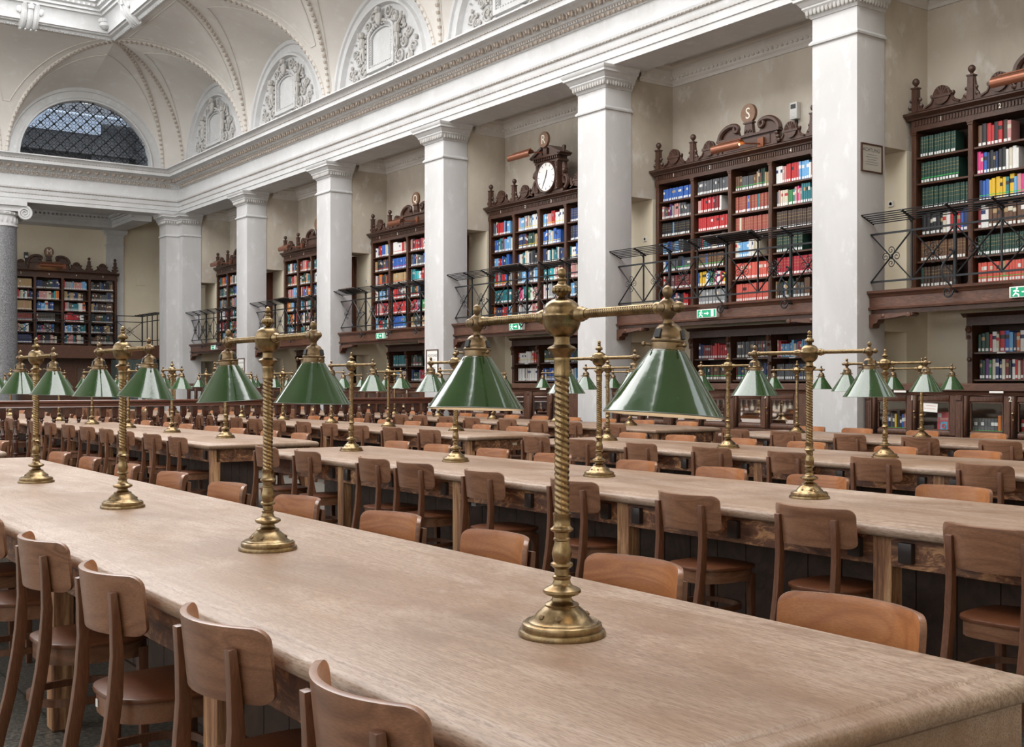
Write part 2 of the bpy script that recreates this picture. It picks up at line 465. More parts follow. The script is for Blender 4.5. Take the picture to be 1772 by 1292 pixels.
# opposite long wall: piers between tall window openings, and the end wall behind the camera
b = MB(); b.box(-4.2, -3.9, -3.4, YB, 0, 1.3); b.box(-4.2, -3.9, -3.4, YB, 7.3, 8.15)
for k in range(9): b.box(-4.2, -3.9, -3.4+4.9*k-.4, -3.4+4.9*k+.4, 1.3, 7.3)
struct(b.build('wall_left', M['beige'], fixn=False))
b = MB(); b.box(-4.2, XBACK+.2, -3.4, -3.2, 0, ZTOP_); b.box(XW, XBACK+.2, -3.4, 3.6, 0, 7.1); struct(b.build('wall_front', M['beige'], fixn=False))
b = MB()
for k in range(8):
    y = -3.4+4.9*k
    for f in (.25,.5,.75): b.box(-4.08,-4.02, y+.4+4.1*f-.03, y+.4+4.1*f+.03, 1.3, 7.3)
    for z in (2.8,4.3,5.8): b.box(-4.08,-4.02, y+.4, y+4.5, z-.03, z+.03)
struct(b.build('window_3', M['white'], fixn=False))
# bay ceilings and cornices inside the bays
b = MB(); b.box(XW+.7, XBACK+.2, 3.6, YBACK+.2, ZCEIL, ZCEIL+.1, 0); b.box(-9, XBACK, YB+.7, YBACK+.2, ZCEIL, ZCEIL+.1, 0)
struct(b.build('ceiling', M['white']))
def sweep_trim(mb, prof, pts, m=0, smooth=False):
    """prof: (out, z); pts: list of (point2d, out-direction2d scaled for mitre)"""
    rows = [[(p[0]+n[0]*o, p[1]+n[1]*o, z) for (o, z) in prof] for (p, n) in pts]
    mb.grid(rows, m, smooth)
b = MB()
cp = [(0,6.58),(.03,6.58),(.03,6.63),(.07,6.66),(.07,6.70),(.10,6.74),(.16,6.80),(.16,6.84),(.22,6.87),(.22,6.91)]
for k in range(-1, 5):
    y0, y1 = YP(k)+PWID-.03, YP(k+1)+.02
    sweep_trim(b, cp, [((XW+.75, y0),(0,1)), ((XBACK, y0),(-1,1)), ((XBACK, y1),(-1,-1)), ((XW+.75, y1),(0,-1))])
    for i in range(44):
        yy = y0 + (y1-y0)*(i+.5)/44
        b.ball((XBACK-.085, yy, 6.715), .034, 6, 0, (1,.9,1))
    for i in range(8):
        b.ball((XW+.85+i*.15, y1-.085, 6.715), .034, 6); 
struct(b.build('trim_1', M['vault']))

# ---- entablature
PROF = [(-.75,7.0),(-.75,6.74),(-.70,6.74),(-.70,6.70),(0,6.70),(0,6.805),(.02,6.81),(.02,6.94),(.035,6.945),(.045,6.965),(.045,7.075),(.06,7.08),(.085,7.10),(.095,7.14),(.02,7.15),(.02,7.49),(.04,7.495),(.045,7.51),(.10,7.58),(.13,7.585),(.135,7.625),(.16,7.635),(.17,7.65),(.22,7.70),(.31,7.775),(.335,7.79),(.46,7.80),(.46,7.895),(.475,7.90),(.49,7.93),(.55,7.985),(.60,8.0),(.60,8.03),(.30,8.06),(-.2,8.06)]
b = MB()
sweep_trim(b, PROF, [((XW, 2.5),(-1,0)), ((XW, YB),(-1,-1)), ((-9, YB),(0,-1))])
struct(b.build('trim_2', M['white'], sharp=28))
b = MB()
def run_orn(fn, pitch):
    n = int((YB-.3-3.5)/pitch)
    for i in range(n): fn(b, 'r', YB-.35-i*pitch)
    n = int(6.5/pitch)
    for i in range(n): fn(b, 'b', XW-.35-i*pitch)
def place(side, s, o, z, r, sc, m=0, seg=6):
    if side == 'r': b.ball((XW-o, s, z), r, seg, m, (sc[0], sc[1], sc[2]))
    else: b.ball((s, YB-o, z), r, seg, m, (sc[1], sc[0], sc[2]))
def egg(b, side, s):
    place(side, s, .085, 7.545, .045, (.8,.85,1.0), 0)
    place(side, s+.0675, .085, 7.54, .02, (1,.7,2.0), 0, 4)
run_orn(egg, .135)
def palm(b, side, s):
    place(side, s, .255, 7.715, .075, (.62,.95,.95), 0)
    place(side, s, .30, 7.70, .03, (1,.8,1.4), 0)
    for d in (-.055, .055): place(side, s+d, .275, 7.735, .022, (1,1,1.6), 0, 5)
    place(side, s+.125, .25, 7.71, .034, (.8,.7,2.0), 0)
run_orn(palm, .25)
def bead(b, side, s): place(side, s, .135, 7.605, .019, (1,1.1,1), 0, 5)
run_orn(bead, .07)
def bead2(b, side, s): place(side, s, .075, 7.09, .017, (1,1.3,1), 0, 5)
run_orn(bead2, .09)
def bead3(b, side, s): place(side, s, .04, 6.945, .012, (1,1.5,1), 0, 5)
run_orn(bead3, .09)
def bead4(b, side, s): place(side, s, .475, 7.905, .016, (1,1.4,1), 0, 5)
run_orn(bead4, .08)
struct(b.build('trim_3', M['orn2'], fixn=False))

# ---- pillars
def cap_sweep(b, x0, x1, y0, y1, prof, m=0, sides='nfe'):
    pts = [((x1,y0),(0,-1)),((x0,y0),(-1,-1)),((x0,y1),(-1,1)),((x1,y1),(0,1))]
    sweep_trim(b, prof, pts, m)
def pillar(k):
    y0, y1 = YP(k), YP(k)+PWID
    t = empty('pillar', (XW+PDEP/2, (y0+y1)/2, 0))
    cx, cy = XW+PDEP/2, (y0+y1)/2
    b = MB(); b.box(-PDEP/2, PDEP/2, -PWID/2, PWID/2, 0, 6.5)
    b.build('shaft', M['pillar'], t, bevel=.012)
    x0, x1, ya, yb = -PDEP/2, PDEP/2, -PWID/2, PWID/2
    b = MB()
    cap_sweep(b, x0, x1, ya, yb, [(0,6.0),(.03,6.005),(.035,6.03),(.02,6.045),(.012,6.06),(0,6.07)])
    cap_sweep(b, x0, x1, ya, yb, [(0,6.36),(.015,6.365),(.02,6.39),(.09,6.49),(.10,6.50),(.10,6.525),(.11,6.53),(.15,6.585),(.185,6.60),(.185,6.635),(.20,6.65),(.22,6.69),(.22,6.70)])
    for i in range(13):
        yy = ya-.06 + (PWID+.12)*(i+.5)/13
        b.ball((x0-.07, yy, 6.44), .036, 6, 1, (.8,.75,1.35))
    for i in range(10):
        xx = x0-.04 + (PDEP+.02)*(i+.5)/10
        b.ball((xx, ya-.07, 6.44), .036, 6, 1, (.75,.8,1.35))
        b.ball((xx, yb+.07, 6.44), .036, 6, 1, (.75,.8,1.35))
    b.build('capital', [M['white'], M['orn']], t, sharp=30)
    b = MB(); cap_sweep(b, x0, x1, ya, yb, [(.0,.35),(.03,.33),(.03,.28),(.06,.26),(.06,0)])
    b.build('base', M['pillar'], t)
    nm = {-1:'plain stucco pillar nearest the camera on the right', 0:'wide white pillar between the two rightmost bookcases, framed notice on its side',
          1:'white pillar just left of the bookcase with letter S', 2:'white pillar between the clock bookcase and the bookcase lettered Q',
          3:'white pillar left of the bookcase lettered Q', 4:'slim distant white pillar, second from the room corner'}[k]
    tag(t, nm, 'pillar', 'stucco pillars of the arcade')
for k in range(-1, 5): pillar(k)
# corner pier (L shaped)
t = empty('pillar', (12.6, 36.0, 0))
P5 = YP(5)
L = [(12.1,YB),(12.5,YB),(12.5,P5),(13.09,P5),(13.09,36.55),(12.1,36.55)]
L = [(x-12.6, y-36.0) for x, y in L]
b = MB(); b.prism(L, 'z', 0, 6.5); b.build('shaft', M['pillar'], t)
b = MB()
for prof in ([(0,6.0),(.03,6.005),(.035,6.03),(.02,6.045),(.012,6.06),(0,6.07)], [(0,6.36),(.02,6.39),(.09,6.49),(.10,6.50),(.10,6.525),(.15,6.585),(.185,6.60),(.185,6.635),(.22,6.69),(.22,6.70)]):
    sweep_trim(b, prof, [(L[5],(-1,0)), (L[0],(-1,-1)), (L[1],(-1,-1)), (L[2],(-1,-1)), (L[3],(0,-1))])
for i in range(6): b.ball((L[0][0]-.06+i*.075, L[0][1]-.07, 6.44), .036, 6, 1, (.75,.8,1.35))
for i in range(8): b.ball((L[2][0]-.06+i*.075, L[2][1]-.07, 6.44), .036, 6, 1, (.75,.8,1.35))
for i in range(8): b.ball((L[0][0]-.07, L[0][1]-.03+i*.075, 6.44), .036, 6, 1, (.8,.75,1.35))
for i in range(5): b.ball((L[1][0]-.07, L[1][1]-.05-i*.075, 6.44), .036, 6, 1, (.8,.75,1.35))
b.build('capital', [M['white'], M['orn']], t, sharp=30)
tag(t, 'L-shaped white corner pier at the far corner of the room', 'pillar', 'stucco pillars of the arcade')

# granite column with ionic capital
t = empty('granite_column', (7.34, 36.28, 0))
b = MB(); b.lathe([(.50,.0),(.50,.1),(.47,.16),(.455,.3),(.445,2.5),(.425,6.0)], seg=40); b.build('shaft', M['granite'], t)
b = MB()
b.lathe([(.43,5.95),(.46,5.97),(.46,6.0),(.435,6.02),(.43,6.28),(.47,6.30),(.50,6.36),(.44,6.40)], seg=40)
for i in range(20):
    a = 2*PI*i/20; b.ball((.475*math.cos(a), .475*math.sin(a), 6.34), .04, 6, 0, (.9,.9,1.2))
    b.ball((.44*math.cos(a+.15), .44*math.sin(a+.15), 6.15), .05, 6, 0, (.6,.6,1.8))
b.box(-.52,.52,-.46,.46,6.40,6.52); b.box(-.60,.60,-.54,.54,6.56,6.70)
for sx in (-1,1):
    for yy in (-.47,.47):
        pts = []; rr = []
        for i in range(46):
            a = i/45*2.6*2*PI; r = .20*(1-i/45*.86)
            pts.append((sx*(.545) - sx*r*math.sin(a)*(-1), yy, 6.36 + r*math.cos(a))); rr.append(.045*(1-i/45*.7))
        b.tube(pts, rr, 6)
    b.lathe([(.17,-.45),(.10,0),(.17,.45)], (sx*.545,0,6.36), 16, axis='y')
b.box(-.55,.55,-.47,.47,6.50,6.56)
b.build('capital', M['white'], t, sharp=35)
tag(t, 'grey granite column with a white scrolled capital at the left edge', 'column')

# far-end recess: pilaster, ceiling beams
b = MB()
b.box(11.29, 11.85, YBACK-.12, YBACK, 0, 6.9)
cap_sweep(b, 0, 0, 0, 0, [])
for (z0, z1, o) in ((6.0,6.05,.03),(6.34,6.40,.04),(6.40,6.46,.09),(6.46,6.52,.12)): b.box(11.29-o, 11.85+o, YBACK-.12-o, YBACK, z0, z1)
for i in range(9): b.ball((11.27+i*.075, YBACK-.17, 6.42), .034, 6)
b.box(11.27, 11.87, YB+.7, YBACK, 6.52, 6.91)
b.box(-9, 11.27, YBACK-.75, YBACK, 6.52, 6.91)
for (z0, z1, o) in ((6.62,6.66,.03),(6.75,6.80,.06),(6.85,6.91,.12)):
    b.box(-9, 11.27, YBACK-.75-o, YBACK-.7, z0, z1); b.box(11.27-o, 11.3, YB+.7, YBACK-.6, z0, z1)
for i in range(52): b.box(11.1-i*.13, 11.17-i*.13, YBACK-.88, YBACK-.8, 6.80, 6.86)
for i in range(20): b.box(11.14, 11.22, YBACK-.95-i*.13, YBACK-.88-i*.13, 6.80, 6.86)
struct(b.build('trim_4', M['white'], fixn=False))

# ================================================================== VAULT
XL, YL = XW+.12, YB+.12        # lunette planes
AC, HC = 2.92, 3.02            # cove depth / rise
XF, YF, ZF = XL-AC, YL-AC, ZTOP+HC
NPH = 22
PH = [PI/2*i/(NPH-1) for i in range(NPH)]
def cove_r(ph, y): return Vector((XF+AC*math.cos(ph), y, ZTOP+HC*math.sin(ph)))
def cove_b(ph, x): return Vector((x, YF+AC*math.cos(ph), ZTOP+HC*math.sin(ph)))
b = MB(); rope = MB(); lines = MB()
XSK0_ = -.95
cells_r = []; 
for k in range(-2, 5):
    yc = YP(k)+.375+PITCH/2
    cells_r.append((yc, PITCH/2-.10, yc))
cells_r[-1] = (cells_r[-1][0]-.03, PITCH/2-.10, YF)
cells_b = [(9.73, 2.30, XF), (4.98, 2.28, 4.98), (.23, 2.28, .23)]
RA, HA = 2.32, 2.22            # archivolt radii
def groin(cell, side, ph, which):
    c, hb, ap = cell
    s = c + side*hb; q = math.cos(ph)
    v = ap + (s-ap)*q
    return cove_r(ph, v) if which == 'r' else cove_b(ph, v)
def arch(cell, side, th, which, ra=RA, ha=HA):
    c, hb, ap = cell
    ra = min(ra, hb-.04)
    v = c + side*ra*math.cos(th); z = ZTOP+.06+ha*math.sin(th)
    return Vector((XL, v, z)) if which == 'r' else Vector((v, YL, z))
def do_cell(cell, which):
    for side in (-1, 1):
        rows = []
        for ph in PH:
            g = groin(cell, side, ph, which); a = arch(cell, side, ph, which)
            row = []
            for u in range(9):
                f = u/8; p = a.lerp(g, f)
                row.append(p)
            rows.append(row)
        b.grid(rows)
        if side < 0 or True:
            rope.tube([groin(cell, side, ph, which) + Vector((0,0,-.0)) for ph in PH], .05, 8)
            # thin panel line in the cell
            lines.tube([arch(cell, side, ph, which).lerp(groin(cell, side, ph, which), .72 if ph > .25 else .5) + Vector((0,0,-.012)) for ph in PH[2:]], .016, 5)
for c in cells_r: do_cell(c, 'r')
for c in cells_b: do_cell(c, 'b')
def panel(c1, s1, c2, s2, w1, w2):
    rows = []; l1 = []; l2 = []
    for ph in PH:
        p, q = groin(c1, s1, ph, w1), groin(c2, s2, ph, w2)
        rows.append([p.lerp(q, u/6) for u in range(7)])
        d = (q-p).length
        if d > .75:
            l1.append(p.lerp(q, .30/d) + Vector((0,0,-.012))); l2.append(p.lerp(q, 1-.30/d) + Vector((0,0,-.012)))
    b.grid(rows)
    if len(l1) > 3:
        l1 = [l1[0].lerp(l2[0], .5)] + l1 if False else l1
        lines.tube(l1, .018, 5); lines.tube(l2, .018, 5); lines.tube([l1[0], l2[0]], .018, 5); lines.tube([l1[-2], l2[-2]], .018, 5)
for i in range(len(cells_r)-1): panel(cells_r[i], 1, cells_r[i+1], -1, 'r', 'r')
for i in range(len(cells_b)-1): panel(cells_b[i+1], 1, cells_b[i], -1, 'b', 'b')
panel(cells_r[-1], 1, cells_b[0], 1, 'r', 'b')
# cove and wall of the opposite long side (behind and left of the camera)
XO = XSK0_ - AC
rows = []
for ph in PH: rows.append([(XSK0_-AC*math.cos(ph), y, ZTOP+HC*math.sin(ph)) for y in (-6, 1.2, 18, YF)])
b.grid(rows)
struct(b.build('ceiling_vault', M['vault'], fixn=False)).name = 'ceiling.001'
# rope mouldings: beads along the groins
rb = MB()
for c, w in [(c,'r') for c in cells_r[1:]] + [(c,'b') for c in cells_b[:2]]:
    for side in (-1,1):
        last = None
        for i in range(400):
            ph = PI/2*i/399; p = groin(c, side, ph, w) + Vector((0,0,-.03))
            if last is None or (p-last).length > .14:
                rb.ball(p, .062, 6, 0, (.9,.9,1.0)); last = p
rope.v += []; base = len(rope.v)
rope.add(rb.v, rb.f, 1, True)
rope.build('trim_5', [M['vault'], M['orn2']], fixn=False)['kind'] = 'structure'
struct(lines.build('trim_6', M['vault'], fixn=False))
# wall between cornice and lunettes, archivolts
b = MB()
def lun_ring(cell, which, r0, h0, r1, h1, off0, off1, m=0):
    rows = []
    for i in range(41):
        th = PI*i/40
        a = arch(cell, 1, th, which, r0, h0); c = arch(cell, 1, th, which, r1, h1)
        d = Vector((1,0,0)) if which == 'r' else Vector((0,1,0))
        rows.append([a+d*off0, c+d*off1])
    b.grid(rows, m)
for cell, w in [(c,'r') for c in cells_r] + [(c,'b') for c in cells_b]:
    lun_ring(cell, w, 2.40, 2.30, 2.24, 2.12, 0, 0)
    lun_ring(cell, w, 2.24, 2.12, 2.22, 2.10, 0, .05)
    lun_ring(cell, w, 2.22, 2.10, 2.02, 1.92, .05, .05)
    lun_ring(cell, w, 2.02, 1.92, 1.98, 1.88, .05, -.02)
    lun_ring(cell, w, 1.98, 1.88, 1.93, 1.83, -.02, -.02)
    lun_ring(cell, w, 1.93, 1.83, 1.90, 1.80, -.02, .22 if w == 'b' and cell[0] > 9 else .10)
b.box(XL-.02, XL+.3, 2.5, YL+.3, ZTOP-.1, ZTOP+.10); b.box(-9, XL+.3, YL-.02, YL+.3, ZTOP-.1, ZTOP+.10)
struct(b.build('trim_7', M['white'], sharp=25, fixn=False))
# lunette panels
b = MB()
for c in cells_r:
    vs = [arch(c, 1, PI*i/40, 'r', 1.95, 1.85) + Vector((.10,0,0)) for i in range(41)]
    b.add(vs, [tuple(range(41))])
for c in cells_b[1:]:
    vs = [arch(c, 1, PI*i/40, 'b', 1.95, 1.85) + Vector((0,.10,0)) for i in range(41)]
    b.add(vs, [tuple(range(41))])
struct(b.build('wall_lunette', M['white']))

# plaster relief in each lunette: framed tablet, crest, scrolling foliage, figures
def spiral(mb, y, z, r, turns, s, th0, w, x=-.02):
    pts = []; rr = []
    n = int(14*turns)
    for i in range(n+1):
        f = i/n; a = th0 + s*f*turns*2*PI; q = r*(1-.88*f)
        pts.append((x-.03*f, y+q*math.cos(a), z+q*math.sin(a))); rr.append(w*(1-.5*f))
    mb.tube(pts, rr, 5)
def relief():
    t = empty('lunette_relief', (0,0,0))
    b = MB()
    def frame(y0, y1, z0, z1, zr, w, d0, d1):
        out = [(y0,z0),(y1,z0)] + [((y0+y1)/2+(y1-y0)/2*math.cos(PI*i/12), z1+zr*math.sin(PI*i/12)) for i in range(13)]
        inn = [(y0+w,z0+w),(y1-w,z0+w)] + [((y0+y1)/2+((y1-y0)/2-w)*math.cos(PI*i/12), z1+(zr-.3*w)*math.sin(PI*i/12)) for i in range(13)]
        n = len(out)
        vs = [(d0,*p) for p in out] + [(d1,*p) for p in out] + [(d1,*p) for p in inn] + [(d0,*p) for p in inn]
        fs = []
        for i in range(n):
            j = (i+1) % n
            for q in range(3): fs.append((q*n+i, q*n+j, (q+1)*n+j, (q+1)*n+i))
        b.add(vs, fs)
    frame(-.62,.62,.30,1.10,.26,.09,.02,-.07); frame(-.52,.52,.40,1.04,.20,.05,.0,-.04)
    for i in range(14):
        a = PI*(i+.5)/14; b.ball((-.05, .56*math.cos(a), 1.10+.20*math.sin(a)), .03, 5)
    for i in range(12):
        for sy in (-1,1): b.ball((-.05, sy*.49, .44+i*.055), .02, 5)
        b.ball((-.05, -.48+i*.087, .42), .02, 5)
    b.build('tablet_frame', M['white'], t, sharp=30)
    b = MB(); rr = random.Random(3)
    for s in (-1, 1):
        spiral(b, s*.85, .42, .20, 1.7, s, PI/2, .035); spiral(b, s*1.22, .30, .17, 1.6, -s, PI/2, .03)
        spiral(b, s*1.05, .68, .14, 1.5, s, 0, .028); spiral(b, s*1.42, .46, .13, 1.4, s, PI, .026)
        spiral(b, s*1.25, .86, .12, 1.4, -s, PI, .025); spiral(b, s*.95, 1.08, .12, 1.4, s, PI/2, .025)
        spiral(b, s*.35, 1.52, .16, 1.5, -s, PI, .035); spiral(b, s*.62, 1.36, .13, 1.5, s, 0, .03)
        spiral(b, s*.30, .16, .12, 1.4, s, PI, .03); spiral(b, s*.62, .20, .11, 1.4, -s, 0, .03)
        # cherub
        b.ball((-.10, s*.80, 1.22), .085, 8); b.ball((-.08, s*.80, 1.02), .10, 8, 0, (.9,.9,1.5))
        b.tube([(-.08,s*.82,1.08),(-.1,s*.98,1.16),(-.08,s*1.02,1.32)], [.04,.035,.025], 6)
        b.tube([(-.08,s*.80,.90),(-.1,s*.86,.72),(-.08,s*.80,.56)], [.055,.045,.03], 6)
        b.tube([(-.08,s*.76,.90),(-.1,s*.72,.74),(-.08,s*.74,.60)], [.05,.04,.03], 6)
        for i in range(26):
            y = s*rr.uniform(.72,1.55); z = rr.uniform(.1,1.25)
            if (y/1.75)**2+(z/1.62)**2 < 1: b.ball((-.03,y,z), rr.uniform(.025,.05), 5, 0, (1,rr.uniform(.7,1.6),rr.uniform(.7,1.6)))
        for i in range(7):
            b.ball((-.04, s*(.70), .34+.12*i), .045, 6, 0, (1,.8,1.2))
    b.ball((-.10,0,1.42), .13, 10, 0, (.6,.9,1.2)); b.ball((-.12,0,1.60), .09, 8); b.ball((-.06,0,.06), .10, 8, 0, (.6,1,1.4))
    b.tube([(-.06,0,.0),(-.08,.03,-.06),(-.05,0,-.12)], .05, 6)
    for i in range(9): b.ball((-.06, -.28+.07*i, 1.33+.05*math.cos((i-4)*.5)), .04, 6)
    b.build('scroll_foliage', M['orn'], t, fixn=False)
    return t
rel = relief()
names = ['stucco relief lunette above the bookcase lettered S', 'stucco relief lunette above the clock bookcase, cut by the top edge','stucco relief lunette with cherubs and tablet, above bookcase Q','small stucco relief lunette, second from the room corner','smallest stucco relief lunette, nearest the room corner']
for i, k in enumerate(range(0, 5)):
    o = rel if i == 0 else copy_tree(rel)
    o.location = (XL+.09, cells_r[k+2][0], ZTOP+.16)
    tag(o, names[i], 'relief', 'plaster reliefs in the lunettes')
# the glazed lunette in the far wall
wc = cells_b[0]
t = empty('window_1', (0,0,0)); struct(t)
b = MB()
vs = [arch(wc, 1, PI*i/40, 'b', 1.92, 1.82) + Vector((0,.20,0)) for i in range(41)]
b.add(vs, [tuple(range(41))]); b.build('pane', M['glass'], t, fixn=False)
g = MB()
def inside(x, z): return ((x-wc[0])/1.90)**2 + ((z-ZTOP-.06)/1.80)**2 < 1 and z > ZTOP+.06
yy = YL+.10
for s in (-1, 1):
    for i in range(-14, 15):
        pts = []
        for q in range(61):
            u = -2.6 + 5.2*q/60
            x = wc[0]+u; z = ZTOP+.9+s*u+i*.38
            if inside(x, z): pts.append((x, yy, z))
        if len(pts) > 1: g.tube(pts[::max(1,len(pts)-1)] if len(pts) > 2 else pts, .011, 4)
for i in range(-12, 13):
    for j in range(-2, 12):
        x = wc[0]+(i+(j % 2)*.5)*.38; z = ZTOP+.9+(j-4)*.19
        if inside(x, z):
            for q in range(4):
                a = q*PI/2; cx2, cz2 = x+.085*math.cos(a), z+.085*math.sin(a)
                if inside(cx2, cz2): g.tube([(cx2+.055*math.cos(2*PI*n/9), yy-.01, cz2+.055*math.sin(2*PI*n/9)) for n in range(9)], .008, 4, closed=True)
            g.ball((x, yy-.01, z), .03, 5)
g.build('grille', M['iron'], t, fixn=False)
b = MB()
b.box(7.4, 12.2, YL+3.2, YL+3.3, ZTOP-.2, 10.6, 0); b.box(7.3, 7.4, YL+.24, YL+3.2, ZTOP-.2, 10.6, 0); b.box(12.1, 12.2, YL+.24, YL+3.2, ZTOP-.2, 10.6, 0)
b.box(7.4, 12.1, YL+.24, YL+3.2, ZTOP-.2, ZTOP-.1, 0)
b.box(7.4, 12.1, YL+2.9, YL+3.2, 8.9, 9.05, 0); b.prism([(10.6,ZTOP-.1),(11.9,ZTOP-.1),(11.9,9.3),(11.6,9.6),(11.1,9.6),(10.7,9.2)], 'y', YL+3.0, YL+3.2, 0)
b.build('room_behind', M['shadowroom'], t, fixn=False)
b = MB(); b.box(7.5, 12.0, YL+2.2, YL+3.1, 10.0, 10.05); b.box(7.5, 11.0, YL+3.1, YL+3.15, 9.6, 10.05); b.build('sky_panel', mat('daylit_glass', (.4,.5,.65), .5, emit=(.50,.58,.72), estr=.5), t)

# ================================================================== SKYLIGHT
XSK0, YSK0 = -.95, 1.7
SPROF = [(0,ZF),(.03,ZF-.03),(.10,ZF-.04),(.13,ZF+.0),(.22,ZF+.02),(.24,ZF+.06),(.30,ZF+.06),(.31,ZF+.13),(.33,ZF+.20),(.38,ZF+.34),(.46,ZF+.44),(.52,ZF+.46),(.53,ZF+.52),(.60,ZF+.54),(.60,ZF+.60),(.66,ZF+.64),(.70,ZF+.72),(.78,ZF+.74),(.78,ZF+.80)]
b = MB()
sweep_trim(b, SPROF, [((XF, YF),(-1,-1)), ((XSK0, YF),(1,-1)), ((XSK0, YSK0),(1,1)), ((XF, YSK0),(-1,1)), ((XF, YF),(-1,-1))])
struct(b.build('trim_8', M['white'], sharp=28, fixn=False))
b = MB()
n = 0
for side in 'rb':
    for i in range(150):
        d = .10+i*.14
        if side == 'r':
            y = YF-.1-d
            if y < 6: break
            b.ball((XF-.065, y, ZF-.045), .055, 6, 0, (.8,1.1,.5)); b.ball((XF-.06, y+.07, ZF-.045), .03, 5)
            b.ball((XF-.675, y, ZF+.66), .05, 6, 0, (.7,.9,.9))
        else:
            x = XF-.1-d
            if x < -2: break
            b.ball((x, YF-.065, ZF-.045), .055, 6, 0, (1.1,.8,.5)); b.ball((x+.07, YF-.06, ZF-.045), .03, 5)
            b.ball((x, YF-.675, ZF+.66), .05, 6, 0, (.9,.7,.9))
def console(x, y, rz):
    Mx = Matrix.Translation((x, y, 0)) @ Matrix.Rotation(rz, 4, 'Z')
    q = MB()
    for s in (-.16, 0, .16):
        pts = [(.02+.0*i, s, 0) for i in range(1)]
        pts = [(.05, s, ZF-.10), (.12, s, ZF-.06), (.20, s, ZF+.06), (.30, s, ZF+.16), (.34, s, ZF+.30), (.40, s, ZF+.42), (.5, s, ZF+.48)]
        q.tube(pts, [.05,.09,.10,.10,.09,.09,.05], 8)
    for s in (-.2, -.07, .07, .2): spiral2(q, .08, s, ZF-.09)
    for s in (-.27, .27): q.ball((.36, s, ZF+.34), .12, 8, 0, (.5,.8,1.2))
    q.ball((.40, 0, ZF+.42), .12, 8)
    b.add([Mx @ Vector(p) for p in q.v], q.f, 0, True)
def spiral2(q, x, s, z):
    q.tube([(x+.06*math.cos(a*.7), s, z+.06*math.sin(a*.7)) for a in range(9)], .03, 5)
console(XF, 30.95, PI); console(XF, 26.0, PI); console(XF, 21, PI)
console(7.35, YF, -PI/2); console(4.9, YF, -PI/2)
b.ball((XF-.38, YF-.38, ZF+.26), .17, 10, 0, (1,1,.8))
for i in range(7):
    a = PI+ i*PI/2/6
    b.ball((XF-.36+.16*math.cos(a), YF-.36+.16*math.sin(a), ZF+.36), .07, 6)
struct(b.build('trim_9', M['white'], fixn=False))
ZG = ZF+.86
b = MB(); b.box(XSK0, XF, -6, YSK0, ZF-.02, ZF+.1); o = struct(b.build('ceiling_end', M['vault'])); o.name = 'ceiling.002'
b = MB()
NX, NY = 16, 38
xa, xb2, ya2, yb2 = XSK0+.74, XF-.74, YSK0+.74, YF-.74
b.add([(xa,ya2,ZG),(xb2,ya2,ZG),(xb2,yb2,ZG),(xa,yb2,ZG)], [(0,3,2,1)])
sg = b.build('window_2', M['skyglass'], fixn=False); struct(sg)
b = MB()
i = 0
x = xb2
while x > xa: b.box(x-.012, x+.012, ya2, yb2, ZG-.04, ZG-.005); x -= .95
y = yb2
while y > ya2: b.box(xa, xb2, y-.012, y+.012, ZG-.04, ZG-.005); y -= .95
struct(b.build('trim_10', M['muntin']))

